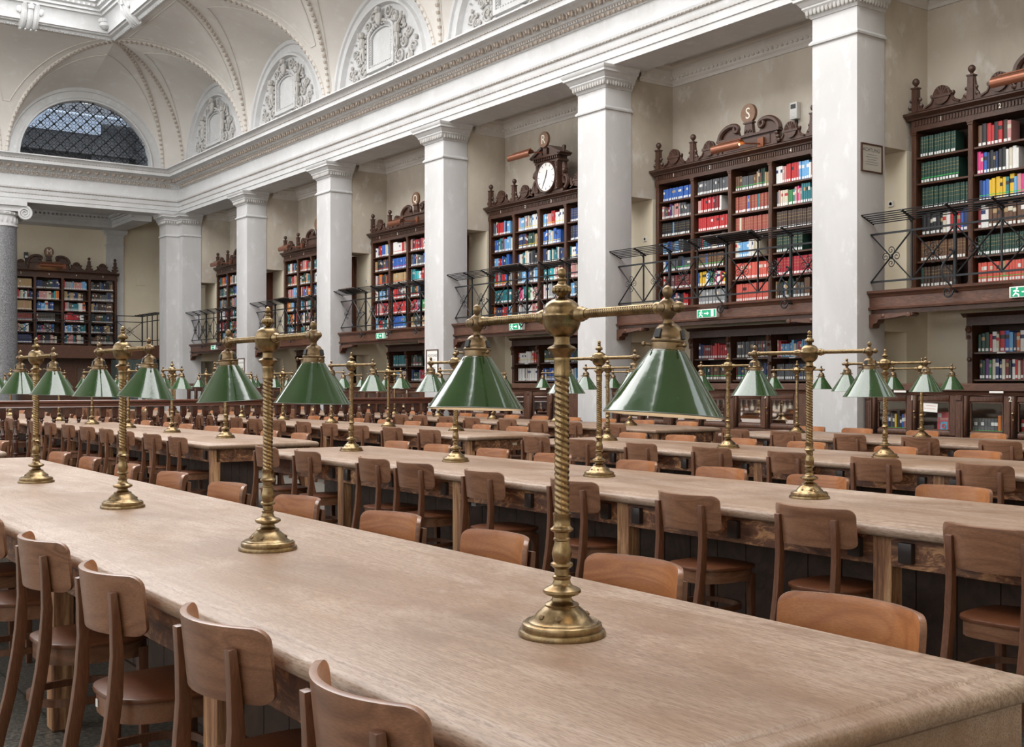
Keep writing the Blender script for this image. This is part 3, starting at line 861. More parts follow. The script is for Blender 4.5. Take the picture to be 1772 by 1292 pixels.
# ================================================================== READING TABLES
def make_table(x, y0, y1, lamps, label, endboard=False):
    cy = (y0+y1)/2; hw = .605; hl = (y1-y0)/2
    t = empty('reading_table', (x, cy, 0))
    b = MB()
    # moulded top: rounded nosing with a small step above
    pr = [(-.035,.718),(-.012,.719),(-.001,.728),(.003,.742),(.0,.755),(-.010,.765),(-.026,.770),(-.046,.7715),(-.050,.7745),(-.056,.7785),(-.062,.780)]
    pts = [((-hw,-hl),(-1,-1)),((hw,-hl),(1,-1)),((hw,hl),(1,1)),((-hw,hl),(-1,1)),((-hw,-hl),(-1,-1))]
    sweep_trim(b, pr, pts, 0, True)
    i = .062; b.add([(-hw+i,-hl+i,.78),(hw-i,-hl+i,.78),(hw-i,hl-i,.78),(-hw+i,hl-i,.78)], [(0,1,2,3)])
    i = .035; b.add([(-hw+i,-hl+i,.718),(hw-i,-hl+i,.718),(hw-i,hl-i,.718),(-hw+i,hl-i,.718)], [(3,2,1,0)])
    b.build('tabletop', M['top'], t, sharp=50)
    ix = hw-.075; iy = hl-.06
    for s in (-1, 1):
        b = MB(); b.box(s*ix-.018, s*ix+.018, -iy, iy, .585, .718); b.build('apron', M['apron'], t, bevel=.003, bseg=1)
        if endboard and s < 0:
            b = MB(); b.box(-hw+.035, hw-.035, -hl+.022, -hl+.048, .56, .718); b.build('end_board', M['top'], t, bevel=.003, bseg=1); continue
        b = MB(); b.box(-ix+.018, ix-.018, s*iy-.018, s*iy+.018, .585, .718); b.build('apron', M['apron'], t, bevel=.003, bseg=1)
    ly = [-iy+(.10 if endboard else .03)] + [(lamps[i]+lamps[i+1])/2 - cy for i in range(len(lamps)-1)] + [iy-.03]
    lg = None
    for yy in ly:
        for s in (-1, 1):
            if lg is None:
                b = MB(); b.box(-.043,.043,-.048,.048,0,.718); lg = b.build('leg', M['leg'], t, bevel=.006, bseg=1)
                o = lg
            else:
                o = lg.copy(); COL.objects.link(o); o.parent = t
            o.location = (s*(ix-.020), yy, 0)
    b = MB()
    n = int((2*iy-.3)/.22); st = (2*iy-.3)/n
    for i in range(n): b.box(-.015,.015, -iy+.15+i*st, -iy+.15+(i+1)*st-.006, .06, .60)
    b.build('middle_panel', M['panel'], t)
    b = MB(); b.box(-.03,.03,-iy+.06,iy-.06,.0,.06); b.box(-.03,.03,-iy+.06,iy-.06,.60,.66); b.build('stretcher', M['panel'], t)
    so = None
    for yy in ly:
        for dy in (-.135, .135, .88):
            if abs(yy+dy) > iy-.05: continue
            for s in (-1, 1):
                if so is None:
                    b = MB(); b.box(-.016,.016,-.034,.034,-.044,.044); so = b.build('socket_box', M['socketbrown'], t, bevel=.005); o = so
                else:
                    o = so.copy(); COL.objects.link(o); o.parent = t
                o.location = (s*(ix+.030), yy+dy, .655)
    tag(t, label, 'table', 'long oak reading tables')
    return t
LY = {'A':[2.215+1.757*n for n in range(5)], 'B':[2.35+1.745*n for n in range(5)], 'C':[2.44+1.757*n for n in range(5)], 'D':[2.5+1.765*n for n in range(5)]}
LX = {'A':1.715,'B':4.83,'C':7.95,'D':11.05}
L2 = {'A':[12.35+1.765*n for n in range(4)], 'B':[12.35+1.765*n for n in range(4)], 'C':[12.47+1.77*n for n in range(4)], 'D':[12.66+1.755*n for n in range(4)]}
L3 = {r:[19.54+1.77*n for n in range(5)] for r in 'BCD'}
TW = {'A':'foreground table','B':'second table','C':'third table','D':'fourth table'}
make_table(LX['A'], 1.345, 10.13, LY['A'], 'long oak reading table filling the foreground, brass lamps down its middle', True)
tabB = make_table(LX['B'], 1.45, 10.06, LY['B'], 'long oak reading table, second row back, directly behind the foreground table')
make_table(LX['C'], 1.45, 10.22, LY['C'], 'long oak reading table, third row back, on the right')
make_table(LX['D'], 1.55, 10.3, LY['D'], 'long oak reading table nearest the glass cabinets at right')
make_table(LX['A'], 11.25, 18.45, L2['A'], 'oak table at the left edge, only its corner seen past the foreground table')
make_table(LX['B'], 11.25, 18.45, L2['B'], 'oak table beyond the aisle at left, its bare end facing the aisle')
make_table(LX['C'], 11.28, 18.45, L2['C'], 'oak table beyond the aisle in the centre, with small white tag on its end apron')
make_table(LX['D'], 11.45, 18.45, L2['D'], 'oak table beyond the aisle in front of the clock bookcase')
for r, nm in (('B','leftmost'),('C','middle'),('D','rightmost')):
    make_table(LX[r], 19.02, 27.5, L3[r], nm+' of the three distant oak tables behind the balustrade')
# small tags on the table ends
for x, y, nm in ((LX['C'], 11.28, 'centre'), (LX['D'], 11.45, 'right')):
    b = MB(); b.box(-.032,.032,-.004,.0,-.014,.014); o = b.build('table_tag', M['inkgrey2'], loc=(x+.1, y+.06-.018, .66))
    tag(o, 'small white tag on the end of the '+nm+' table beyond the aisle', 'tag')
# junction box and socket under the second table
b = MB(); b.box(-.07,.07,-.03,.03,-.05,.05); b.tube([(-.07,0,.02),(-.11,0,.03),(-.12,0,.09)], .008, 6); b.tube([(.07,0,.02),(.10,0,.03),(.11,0,.09)], .008, 6)
o = b.build('junction_box', M['plastic'], tabB, loc=(-.05, 7.15-tabB.location.y, .53)); o['label'] = 'white junction box'

# ================================================================== CHAIRS
def sq_outline(x0, x1, wf, wb, n=32, e=3.2):
    pts = []
    for i in range(n):
        a = 2*PI*i/n; ca, sa = math.cos(a), math.sin(a)
        u = math.copysign(abs(ca)**(2/e), ca); v = math.copysign(abs(sa)**(2/e), sa)
        x = (x0+x1)/2 + (x1-x0)/2*u
        w = wb + (wf-wb)*(x-x0)/(x1-x0)
        pts.append((x, w*v))
    return pts
def back_grid(mb, mo, mi_):
    N, K = 30, 8
    zt, zb, hwid, cr = .832, .655, .224, .034
    def P(i, k, off):
        s = math.sin(PI/2*(-1 + 2*i/N)); y = s*hwid
        e = max(0.0, abs(y)-(hwid-cr)); dz = cr - math.sqrt(max(0, cr*cr-e*e))
        top = zt - dz; bot = zb + dz*.8
        z = bot + (top-bot)*k/K
        x = -.206 + .094*(abs(s)**2.1) - .11*(z-.655)
        tx, ty = .16*s/ .222*.5, 1
        nn = Vector((1, -.094*2.1*abs(s)**1.1*math.copysign(1, s)/.222, .11)).normalized()
        return Vector((x, y, z)) + nn*off
    F = [[P(i, k, .0085) for k in range(K+1)] for i in range(N+1)]
    Bk = [[P(i, k, -.0085) for k in range(K+1)] for i in range(N+1)]
    b0 = len(mb.v)
    vs = [p for r in F for p in r] + [p for r in Bk for p in r]
    q = (N+1)*(K+1); fs = []; ms = []
    for i in range(N):
        for k in range(K):
            a = i*(K+1)+k
            fs.append((a, a+K+1, a+K+2, a+1)); ms.append(mi_)
            fs.append((q+a, q+a+1, q+a+K+2, q+a+K+1)); ms.append(mo)
    loop = [i*(K+1) for i in range(N+1)] + [N*(K+1)+k for k in range(1, K+1)] + [i*(K+1)+K for i in range(N-1, -1, -1)] + [k for k in range(K-1, 0, -1)]
    for a, c in zip(loop, loop[1:]+loop[:1]):
        fs.append((a, c, q+c, q+a)); ms.append(mo)
    mb.add(vs, fs, ms, True)
LEGP = [(-.285,0,0),(-.262,0,.10),(-.228,0,.24),(-.203,0,.38),(-.190,0,.48),(-.184,0,.60),(-.190,0,.70),(-.198,0,.785)]
def chair_parts(mb_or_none=None):
    P = {}
    b = MB(); back_grid(b, 0, 1); P['backrest'] = (b, [M['chair'], M['chairin']], .0045)
    b = MB(); b.prism(sq_outline(-.185,.215,.205,.175), 'z', .446, .462, 0, True); P['seat'] = (b, [M['seat']], .004)
    b = MB(); b.prism(sq_outline(-.175,.200,.192,.163), 'z', .385, .446, 0, True); P['seat_frame'] = (b, [M['chair']], 0)
    b = MB(); o = sq_outline(-.195,.155,.155,.150, 28, 2.6); b.tube([(x,y,.25) for x,y in o], .01, 4, closed=True, sq=(.026,.016), ref=(0,0,1)); P['stretcher'] = (b, [M['chairleg']], 0)
    b = MB(); b.tube([(p[0],0,p[2]) for p in LEGP], 0, sq=[(.040,.030)]*5+[(.034,.030),(.026,.030),(.020,.030)], ref=(1,0,0)); P['rear'] = (b, [M['chairleg']], .003)
    b = MB(); b.tube([(.165,0,.0),(.160,0,.25),(.155,0,.42)], 0, sq=[(.026,.026),(.033,.033),(.038,.038)], ref=(1,0,0)); P['front'] = (b, [M['chairleg']], .003)
    return P
CP = chair_parts()
def make_chair():
    t = empty('wooden_chair')
    for k in ('backrest','seat','seat_frame','stretcher'):
        b, ms, bv = CP[k]; b.build(k, ms, t, bevel=bv, bseg=2, sharp=35)
    r = CP['rear'][0].build('rear_leg', CP['rear'][1], t, bevel=.003, sharp=30); r.location = (0,.160,0)
    r2 = r.copy(); COL.objects.link(r2); r2.parent = t; r2.location = (0,-.160,0)
    f = CP['front'][0].build('front_leg', CP['front'][1], t, bevel=.003, sharp=30); f.location = (0,.150,0)
    f2 = f.copy(); COL.objects.link(f2); f2.parent = t; f2.location = (0,-.150,0)
    return t
def make_simple_chair():
    b = MB()
    for k, dy in (('backrest',0),('seat',0),('seat_frame',0),('stretcher',0),('rear',.16),('rear',-.16),('front',.15),('front',-.15)):
        q, ms, bv = CP[k]
        m = [0 if x == 0 and k != 'backrest' else x+1 if k == 'backrest' else 0 for x in q.m]
        b.add([(v[0], v[1]+dy, v[2]) for v in q.v], q.f, m, k == 'backrest')
    return b.build('wooden_chair', [M['chairleg'], M['chair'], M['chairin']], sharp=35)
proto = make_chair(); used = [False]
simple = make_simple_chair(); used2 = [False]
RC = random.Random(11)
def put_chair(x, y, far, label, group, smp=False):
    rz = (PI if far else 0) + RC.uniform(-.06, .06)
    if smp:
        o = simple if not used2[0] else simple.copy()
        if used2[0]: COL.objects.link(o)
        used2[0] = True
    else:
        o = proto if not used[0] else copy_tree(proto)
        used[0] = True
    o.location = (x + RC.uniform(-.022,.022), y, 0); o.rotation_euler = (0,0,rz)
    tag(o, label, 'chair', group)
    return o
def vis(x, y, z=.8, mg=140):
    p = proj(x, y, z); return p[2] > .4 and -mg < p[0] < 1772+mg
AN = [1.92,2.68,3.56,4.42,5.36,6.22,7.10,7.98,8.85,9.65]
AF = [1.90,2.74,3.52,4.30,5.20,6.13,7.08,8.0,8.9,9.7]
BN = [1.75,2.60,3.50,4.28,5.22,6.15,7.07,7.68,8.80,9.60]
BF = [1.9,2.8,3.7,4.6,5.4,6.25,7.25,8.1,8.95,9.75]
def reg(l): return [q for y in l for q in (y-.42+RC.uniform(-.05,.05), y+.43+RC.uniform(-.05,.05))]
STICK = []
ENDS = {('A',1):(1.345,10.13),('B',1):(1.45,10.06),('C',1):(1.45,10.22),('D',1):(1.55,10.3),('A',2):(11.25,18.45),('B',2):(11.25,18.45),('C',2):(11.28,18.45),('D',2):(11.45,18.45),('B',3):(19.02,27.5),('C',3):(19.02,27.5),('D',3):(19.02,27.5)}
rows = []
rows.append(('A', 1, AN, AF, TW['A'])); rows.append(('B', 1, BN, BF, TW['B']))
rows.append(('C', 1, reg(LY['C']), reg(LY['C']), TW['C'])); rows.append(('D', 1, reg(LY['D']), reg(LY['D']), TW['D']))
for r, nm in (('A','corner table at left edge'),('B','left table beyond aisle'),('C','centre table beyond aisle'),('D','right table beyond aisle')):
    rows.append((r, 2, reg(L2[r]), reg(L2[r]), nm))
for r, nm in (('B','leftmost table behind balustrade'),('C','middle table behind balustrade'),('D','rightmost table behind balustrade')):
    rows.append((r, 3, reg(L3[r]), reg(L3[r]), nm))
for r, blk, near, far, nm in rows:
    x0 = LX[r]
    for ys, isfar in ((near, False), (far, True)):
        xx = x0 + (.605-.06 if isfar else -.605+.06)
        lam = (LY if blk == 1 else L2 if blk == 2 else L3)[r]
        legs = [(lam[q]+lam[q+1])/2 for q in range(len(lam)-1)] + [ENDS[(r, blk)][0]+.09, ENDS[(r, blk)][1]-.09]
        L = []
        for y in sorted(ys):
            for gi, g in enumerate(legs):
                if abs(y-g) < .285 or (gi == len(legs)-2 and y < g) or (gi == len(legs)-1 and y > g):
                    sg = 1 if gi == len(legs)-2 else -1 if gi == len(legs)-1 else math.copysign(1, y-g)
                    y = g + sg*.285
            L.append(y)
        for i, y in enumerate(L):
            if not vis(xx, y): continue
            if blk == 1 and r != 'A':
                w = ORD[len(L)-1-i] + ' from left'
            else: w = ORD[i] + ' from right'
            side = 'far' if isfar else 'near'
            o = put_chair(xx, y, isfar, 'brown wooden chair, %s on %s side of %s' % (w, side, nm), 'bentwood reading chairs', blk == 3)
            if blk == 1 and not isfar and ((r == 'A' and i == 2) or (r == 'B' and i == 7)): STICK.append(o)
# white inventory stickers on a few seat frames
for o in STICK:
    b = MB(); b.box(-.002,.0,-.009,.009,-.012,.012); q = b.build('sticker', M['plastic'], o, loc=(-.1755, .05, .415)); q['label'] = 'tiny white sticker'

# ================================================================== LAMPS
def make_lamp():
    t = empty('brass_table_lamp')
    b = MB(); b.lathe([(.0,.0),(.106,.0),(.107,.006),(.104,.013),(.097,.015),(.098,.022),(.096,.029),(.091,.031),(.088,.035),(.080,.033),(.074,.036),(.068,.044),(.058,.056),(.046,.066),(.041,.070),(.042,.074),(.039,.077),(.030,.080),(.025,.086),(.0235,.092),(.026,.094),(.040,.098),(.0465,.104),(.046,.110),(.038,.115),(.027,.119),(.0215,.126),(.020,.134),(.0225,.138),(.0225,.142),(.018,.145),(.0178,.160),(.022,.163),(.0275,.168),(.027,.173),(.020,.177),(.0225,.186),(.0245,.196),(.0225,.208),(.0185,.222),(.018,.227),(.0205,.229),(.0205,.233),(.018,.236),(.019,.248),(.027,.252),(.0285,.256),(.022,.262),(.0205,.265),(.0205,.288),(.0215,.290),(.0215,.294),(.0,.294)], seg=32)
    base = b.build('base', M['brass'], t, sharp=38)
    for a in (-2.35, -.4, 1.6, 3.2):
        c, s = math.cos(a), math.sin(a); b = MB()
        b.lathe([(.007,-.004),(.007,.002),(.005,.004),(.0,.004)], (.064*c,.064*s,.049), 8, M=Matrix.Rotation(a, 3, 'Z') @ Matrix.Rotation(.9, 3, 'Y'))
        b.build('screw', M['bronze'], base)
    b = MB(); b.twist((0,0,.293), (0,0,.626), .0172, .042, 3, .15, 28, .003)
    b.lathe([(.0196,.624),(.0205,.628),(.0196,.632),(.0192,.662),(.0205,.666),(.019,.670),(.026,.682),(.0345,.688),(.036,.692),(.030,.697),(.021,.701),(.0185,.712),(.020,.722)], seg=24)
    b.build('stem', M['brass'], t, sharp=45)
    b = MB(); b.lathe([(.020,.720),(.030,.727),(.040,.738),(.0450,.752),(.0465,.766),(.0485,.769),(.0485,.775),(.0465,.777),(.0450,.788),(.038,.801),(.026,.810),(.012,.814),(.009,.819)], seg=28)
    b.build('globe', M['brass'], t, sharp=45)
    b = MB()
    n = 24; vs = []; prof = [(.009,.818),(.014,.824),(.020,.831),(.0225,.838),(.021,.843),(.013,.846),(.010,.851),(.0095,.856),(.012,.858),(.012,.862),(.007,.865),(.009,.868),(.011,.873),(.010,.880),(.006,.886),(.0,.889)]
    b.lathe(prof, seg=20)
    for k in range(14):
        a = 2*PI*k/14; b.ball((.0195*math.cos(a), .0195*math.sin(a), .833), .0055, 5, 0, (1,1,1.5))
    b.build('finial', M['brass'], t, sharp=60)
    for s in (-1, 1):
        b = MB()
        b.twist((0,s*.094,.772), (0,s*.352,.772), .0100, .024, 3, .20, 16, .0020)
        Mx = Matrix.Rotation(-s*PI/2, 3, 'X')
        b.lathe([(.013,.040),(.012,.052),(.015,.060),(.0185,.066),(.0185,.076),(.014,.082),(.0155,.088),(.0125,.096)], (0,0,.772), 18, M=Mx)
        b.lathe([(.010,.335),(.014,.339),(.014,.345),(.012,.350)], (0,0,.772), 14, M=Mx)
        arm = b.build('arm', M['brass'], t, sharp=45)
        b = MB()
        b.lathe([(.009,.726),(.0115,.735),(.009,.744),(.012,.750),(.019,.758),(.0215,.770),(.019,.782),(.012,.789),(.007,.793),(.0085,.797),(.0115,.804),(.0105,.812),(.005,.818),(.0,.820)], (0,s*.372,0), 16)
        b.lathe([(.010,.385),(.0075,.393),(.0105,.398),(.013,.406),(.011,.414),(.005,.420),(0,.421)], (0,0,.771), 12, M=Mx)
        b.lathe([(.010,.015),(.012,.021),(.007,.025),(.0,.026)], (0,s*.372,.771), 10, M=Matrix.Rotation(PI/2, 3, 'Y'))
        b.lathe([(.010,.015),(.012,.021),(.007,.025),(.0,.026)], (0,s*.372,.771), 10, M=Matrix.Rotation(-PI/2, 3, 'Y'))
        b.build('joint', M['bronze'], arm, sharp=45)
        # shade: cone with an inside face and a rolled rim
        b = MB(); seg = 40
        out = [(.036,.680),(.040,.676),(.129,.5415),(.1305,.5400)]; inn = [(.1295,.5385),(.127,.5405),(.0385,.674),(.034,.678)]
        prof = out + inn; vs = []
        for (r, h) in prof:
            for k in range(seg):
                a = 2*PI*k/seg; vs.append((r*math.cos(a), r*math.sin(a), h))
        fs = []; ms = []
        for i in range(len(prof)-1):
            for k in range(seg):
                fs.append((i*seg+k, i*seg+(k+1)%seg, (i+1)*seg+(k+1)%seg, (i+1)*seg+k)); ms.append(0 if i < 2 else 2 if i < 4 else 1)
        b.add(vs, fs, ms, True)
        sh = b.build('shade', [M['green'], M['enamelwhite'], M['rim']], t, loc=(0,s*.372,0), sharp=40)
        b = MB()
        b.lathe([(.0405,.672),(.0405,.676),(.037,.678),(.0375,.684),(.0365,.694),(.0385,.696),(.0385,.700),(.034,.703),(.032,.712),(.029,.724),(.022,.733),(.012,.738),(.009,.742)], seg=24)
        for k in range(3):
            a = 2*PI*k/3+.5; c, sn = math.cos(a), math.sin(a)
            b.tube([(.036*c,.036*sn,.689),(.052*c,.052*sn,.689)], .0028, 6); b.ball((.053*c,.053*sn,.689), .0058, 6)
            a += .6; c, sn = math.cos(a), math.sin(a)
            Mx2 = Matrix.Translation((.0325*c,.0325*sn,.7135)) @ Matrix.Rotation(a, 4, 'Z') @ Matrix.Rotation(-.22, 4, 'Y')
            b.tbox(Mx2, .004, .017, .019, 1)
        b.build('shade_holder', [M['bronze'], M['black']], sh, sharp=45)
        b = MB(); b.ball((0,0,.607), .026, 12, 0, (1,1,1.25)); b.lathe([(.014,.635),(.014,.68)], seg=10, m=1)
        b.build('bulb', [M['bulb'], M['bronze']], sh)
    return t
lamp = make_lamp(); RL = random.Random(5)
ROWA = []
first = True
plan = [('A', LY['A'], 'foreground table'), ('B', LY['B'], 'second table'), ('C', LY['C'], 'third table'), ('D', LY['D'], 'fourth table by the cabinets'),
        ('B', L2['B'], 'left table beyond the aisle'), ('C', L2['C'], 'centre table beyond the aisle'), ('D', L2['D'], 'right table beyond the aisle'),
        ('B', L3['B'], 'leftmost table behind balustrade'), ('C', L3['C'], 'middle table behind balustrade'), ('D', L3['D'], 'rightmost table behind balustrade')]
for r, ys, nm in plan:
    vis_ys = [y for y in ys if vis(LX[r], y, 1.2, 260)]
    left = r in 'BCD' and ys in (LY['B'], LY['C'], LY['D'])
    for i, y in enumerate(vis_ys):
        o = lamp if first else copy_tree(lamp)
        o.location = (LX[r], y, .78); o.rotation_euler = (0, 0, 0 if first else RL.uniform(-.05,.05)); first = False
        if ys is LY['A']: ROWA.append((o, y))
        w = ORD[len(vis_ys)-1-i] + ' from left' if left else ORD[i] + ' from right'
        tag(o, 'brass lamp with two green shades, %s on %s' % (w, nm), 'lamp', 'green shaded reading lamps')

# the hinged shades of the nearest lamps hang slightly askew
SK = [((-3.2, 3.6), (-2.9, 1.3)), ((0, 1.5), (.5, -3.2)), ((0, 5.0), (0, 1.2)), ((0, 1.0), (0, .8))]
for (o, y), sk in zip(ROWA, SK):
    for ch in o.children:
        if not ch.name.startswith('shade'): continue
        right = ch.location.y < 0
        tl, rl = sk[0] if right else sk[1]
        px, py = LX['A'], y + ch.location.y
        f = Vector((px, py, 0)).normalized(); r = Vector((f.y, -f.x, 0))
        rz = Matrix.Rotation(-o.rotation_euler.z, 3, 'Z')
        Q = Matrix.Rotation(math.radians(tl), 3, rz @ r) @ Matrix.Rotation(math.radians(rl), 3, rz @ f)
        piv = Vector((0, ch.location.y, .68))
        ch.rotation_euler = Q.to_euler(); ch.location = piv - Q @ Vector((0, 0, .68))

# ================================================================== BALUSTRADE
t = empty('balustrade', (7.1, 18.73, 0))
x0, x1 = -4.9, 5.0
b = MB()
pr = [(-.075,1.015),(-.06,1.015),(-.05,1.03),(-.05,1.075),(-.06,1.082),(-.075,1.085),(-.08,1.10),(-.08,1.115),(-.065,1.125),(.065,1.125),(.08,1.115),(.08,1.10),(.075,1.085),(.06,1.082),(.05,1.075),(.05,1.03),(.06,1.015),(.075,1.015)]
b.prism(pr, 'x', x0, x1); b.build('handrail', M['rail'], t, sharp=30)
b = MB(); b.box(x0, x1, -.07,.07, 0,.10); b.build('plinth', M['bal'], t, bevel=.008)
b = MB(); b.box(x1, x1+.16, -.09,.09, 0, 1.16); b.box(x1-.02, x1+.18, -.11,.11,1.16,1.20); b.build('newel_post', M['bal'], t, bevel=.008)
b = MB()
b.box(-.035,.035,-.035,.035,.10,.20)
b.lathe([(.030,.20),(.037,.208),(.037,.216),(.024,.225),(.022,.30),(.032,.31),(.034,.32),(.023,.33),(.026,.36),(.035,.46),(.036,.50),(.026,.53),(.040,.545),(.040,.556),(.026,.566),(.036,.588),(.040,.60),(.036,.612),(.024,.63),(.023,.72),(.030,.726),(.030,.735),(.023,.742),(.024,.80),(.034,.81),(.034,.82),(.026,.83),(.040,.86)], seg=14)
b.prism([(-.033,.86),(.033,.86),(.045,.93),(.045,1.015),(-.045,1.015),(-.045,.93)], 'x', -.040, .040)
bl = b.build('baluster', M['bal'], t, sharp=40)
n = 52
for i in range(n):
    o = bl if i == 0 else bl.copy()
    if i: COL.objects.link(o); o.parent = t
    o.location = (x0+.12+i*.186, 0, 0)
tag(t, 'dark turned-wood balustrade crossing the hall behind the reading tables', 'balustrade')

# ================================================================== BOOKCASES
CW = .855; NCOL = 5; HALF = CW*NCOL/2
def crest_poly():
    """cresting silhouette along y (from -HALF to HALF), returns outline (y, z)"""
    pts = []
    n = 150
    for i in range(n+1):
        y = -HALF + 2*HALF*i/n; a = abs(y); z = .05
        def hump(c, w, h):
            d = abs(a-c)
            return h*(1-(d/w)**2)**.5 if d < w else 0
        def sc(c0, c1, lo, hi):
            if c0 <= a <= c1:
                f = (a-c0)/(c1-c0); return lo + (hi-lo)*(2*f-1)**2
            return 0
        z = max(z, .17 if abs(a-.86) < .13 else 0, .17 if abs(a-1.69) < .13 else 0)
        z = max(z, sc(.64,.73,.06,.16), sc(.99,1.20,.05,.17), sc(1.34,1.56,.05,.17), sc(1.82,2.10,.05,.17))
        z = max(z, .33 if abs(a-1.27) < .055 else 0, .33 if a > HALF-.05 else 0)
        if a < .64: z = .235
        pts.append((y, z))
    return [(-HALF, 0)] + pts + [(HALF, 0)]
CREST = crest_poly()
BC = {}
def make_bookcase(name, loc, rz, letter, label, clock=False, lit=False, nrow=None, rail_digits=True):
    t = empty('tall_bookcase', loc, rz)
    D = .40; ZB, ZT = .0, 2.20
    b = MB(); b.box(D-.02, D, -HALF, HALF, ZB, ZT+.05); b.build('back_panel', M['casein'], t)
    po = None
    for i in range(NCOL+1):
        y = -HALF + i*CW
        if po is None:
            b = MB(); b.box(.0, D-.02, -.022,.022, ZB, ZT); b.box(-.022,.02, -.034,.034, ZB, ZT)
            b.box(-.030,.0,-.042,.042, ZT-.05, ZT); b.box(-.036,.0,-.05,.05,ZT-.02,ZT); b.box(-.028,0,-.04,.04,ZB,ZB+.10)
            b.box(-.028,-.02,-.018,.018,ZB+.2,ZT-.14)
            po = b.build('upright', M['case'], t, bevel=.003, bseg=1); o = po
        else:
            o = po.copy(); COL.objects.link(o); o.parent = t
        o.location = (0, y, 0)
    rowsz = {}
    so = None
    for c in range(NCOL):          # column 0 is the left one as seen from the room
        yc = HALF - CW*(c+.5)
        n = (nrow or [6]*NCOL)[c]
        z = [.08 + (ZT-.08)*r/n for r in range(n)]
        if name == 'bays' : pass
        rowsz[c] = [(q, (ZT-.08)/n) for q in z]
        for q in z:
            if so is None:
                b = MB(); b.box(.0, D-.02, -CW/2+.023, CW/2-.023, -.024, 0); so = b.build('shelf', M['caseh'], t); o = so
            else:
                o = so.copy(); COL.objects.link(o); o.parent = t
            o.location = (0, yc, q)
    b = MB()
    b.box(-.03, D, -HALF-.05, HALF+.05, ZT, ZT+.06)
    b.box(-.02, D, -HALF-.04, HALF+.04, ZT+.06, ZT+.15)
    pr = [(-.02,ZT+.15),(-.05,ZT+.155),(-.055,ZT+.175),(-.09,ZT+.20),(-.12,ZT+.215),(-.12,ZT+.235),(-.13,ZT+.24),(D,ZT+.24),(D,ZT+.15)]
    b.prism(pr, 'y', -HALF-.10, HALF+.10)
    n = 92
    for i in range(n):
        y = -HALF + 2*HALF*(i+.5)/n
        b.box(-.034,-.018, y-.013, y+.013, ZT+.075, ZT+.14)
    b.build('cornice', M['carve'], t, sharp=25)
    # numerals above the columns
    if rail_digits:
        for c in range(NCOL):
            yc = HALF - CW*(c+.5)
            q = MB(); add_text(q, str(c+1), .085, face_mx(-.037, yc, ZT+.108)); q.build('numeral', M['letter'], t, fixn=False)
    Z0 = ZT+.24
    b = MB(); b.prism([(y, z+Z0) for y, z in CREST], 'x', -.03, .02)
    for s in (-1, 1):
        for c in (.86, 1.69):
            y = s*c
            # shell
            for i in range(7):
                a = PI*(i+.5)/7
                b.tube([(-.05, y+.02*math.cos(a), Z0+.18+.02*math.sin(a)), (-.055, y+.10*math.cos(a), Z0+.18+.115*math.sin(a))], [.012,.024], 5)
            b.lathe([(.125,-.05),(.125,.0),(.10,.02),(0,.03)], (-.01,y,Z0+.18), 18, axis='x')
            b.box(-.07,.02, y-.15, y+.15, Z0+.15, Z0+.18)
            for q in (-1, 1):
                b.ball((-.02, y+q*.155, Z0+.185), .032, 8); b.tube([(-.03, y+q*.14, Z0+.15),(-.035,y+q*.17,Z0+.09),(-.035,y+q*.26,Z0+.05)], .018, 6)
            b.ball((-.035, y, Z0+.08), .03, 6, 0, (.6,1,1.2)); b.ball((-.03, y-.05, Z0+.11), .02, 5); b.ball((-.03, y+.05, Z0+.11), .02, 5)
        for c in (1.27, HALF-.025):
            y = s*c
            b.box(-.045,.03, y-.042, y+.042, Z0, Z0+.34); b.box(-.055,.04, y-.052, y+.052, Z0+.34, Z0+.36)
            b.lathe([(.03,Z0+.36),(.018,Z0+.38),(.024,Z0+.39),(.045,Z0+.415),(.05,Z0+.44),(.043,Z0+.465),(.02,Z0+.485),(0,Z0+.487)], (-.005,y,0), 14)
            for q in (-1, 1):
                if a: b.ball((-.01, y+q*.07, Z0+.19), .028, 6); b.ball((-.01, y+q*.085, Z0+.10), .035, 6)
    b.build('cresting', M['carve'], t, sharp=35, fixn=False)
    b = MB()
    if not clock:
        b.box(-.075,.02,-.62,.62, Z0, Z0+.03); b.box(-.05,.02,-.60,.60, Z0, Z0+.22); b.box(-.09,.02,-.66,.66,Z0+.215,Z0+.25)
        b.box(-.06,.0,-.46,.46,Z0+.05,Z0+.19)
        for s in (-1, 1):
            pts = []; rr = []
            for i in range(40):
                f = i/39
                if f < .5:
                    a = PI - PI*.62*(f/.5); pts.append((-.035, s*(.36-.0) - s*(-.27)*math.cos(a)*(-1), Z0+.25+.20*math.sin(a)))
                else:
                    g = (f-.5)/.5; a = PI*.38 - g*2.1*PI; r = .20*(1-g) + .03
                    r2 = .075*(1-g*.8)
                    pts.append((-.035, s*(.36-.27*math.cos(PI*.38) + .0) + s*( r2*math.cos(PI-a) + r2*math.cos(PI*.38)) , Z0+.25+.20*math.sin(PI*.38) - r2*math.sin(PI*.38) + r2*math.sin(a)))
                rr.append(.05*(1-.5*f))
            b.tube(pts, rr, 7)
            arcpoly = [(s*.62, Z0+.25)] + [(s*(.36-.26*math.cos(PI-PI*.62*i/10)), Z0+.25+.19*math.sin(PI-PI*.62*i/10)) for i in range(11)] + [(s*.20, Z0+.25)]
            b.prism(arcpoly, 'x', -.02, .02)
            for k in range(3): b.ball((-.06, s*(.60+.02*k), Z0+.18-.06*k), .035, 6)
            b.box(-.07,.0, s*.58-.03, s*.58+.03, Z0+.02, Z0+.2)
        b.prism([(-.10,Z0+.25),(.10,Z0+.25),(.07,Z0+.44),(-.07,Z0+.44)], 'x', -.045, .02); b.box(-.06,.02,-.10,.10,Z0+.43,Z0+.455)
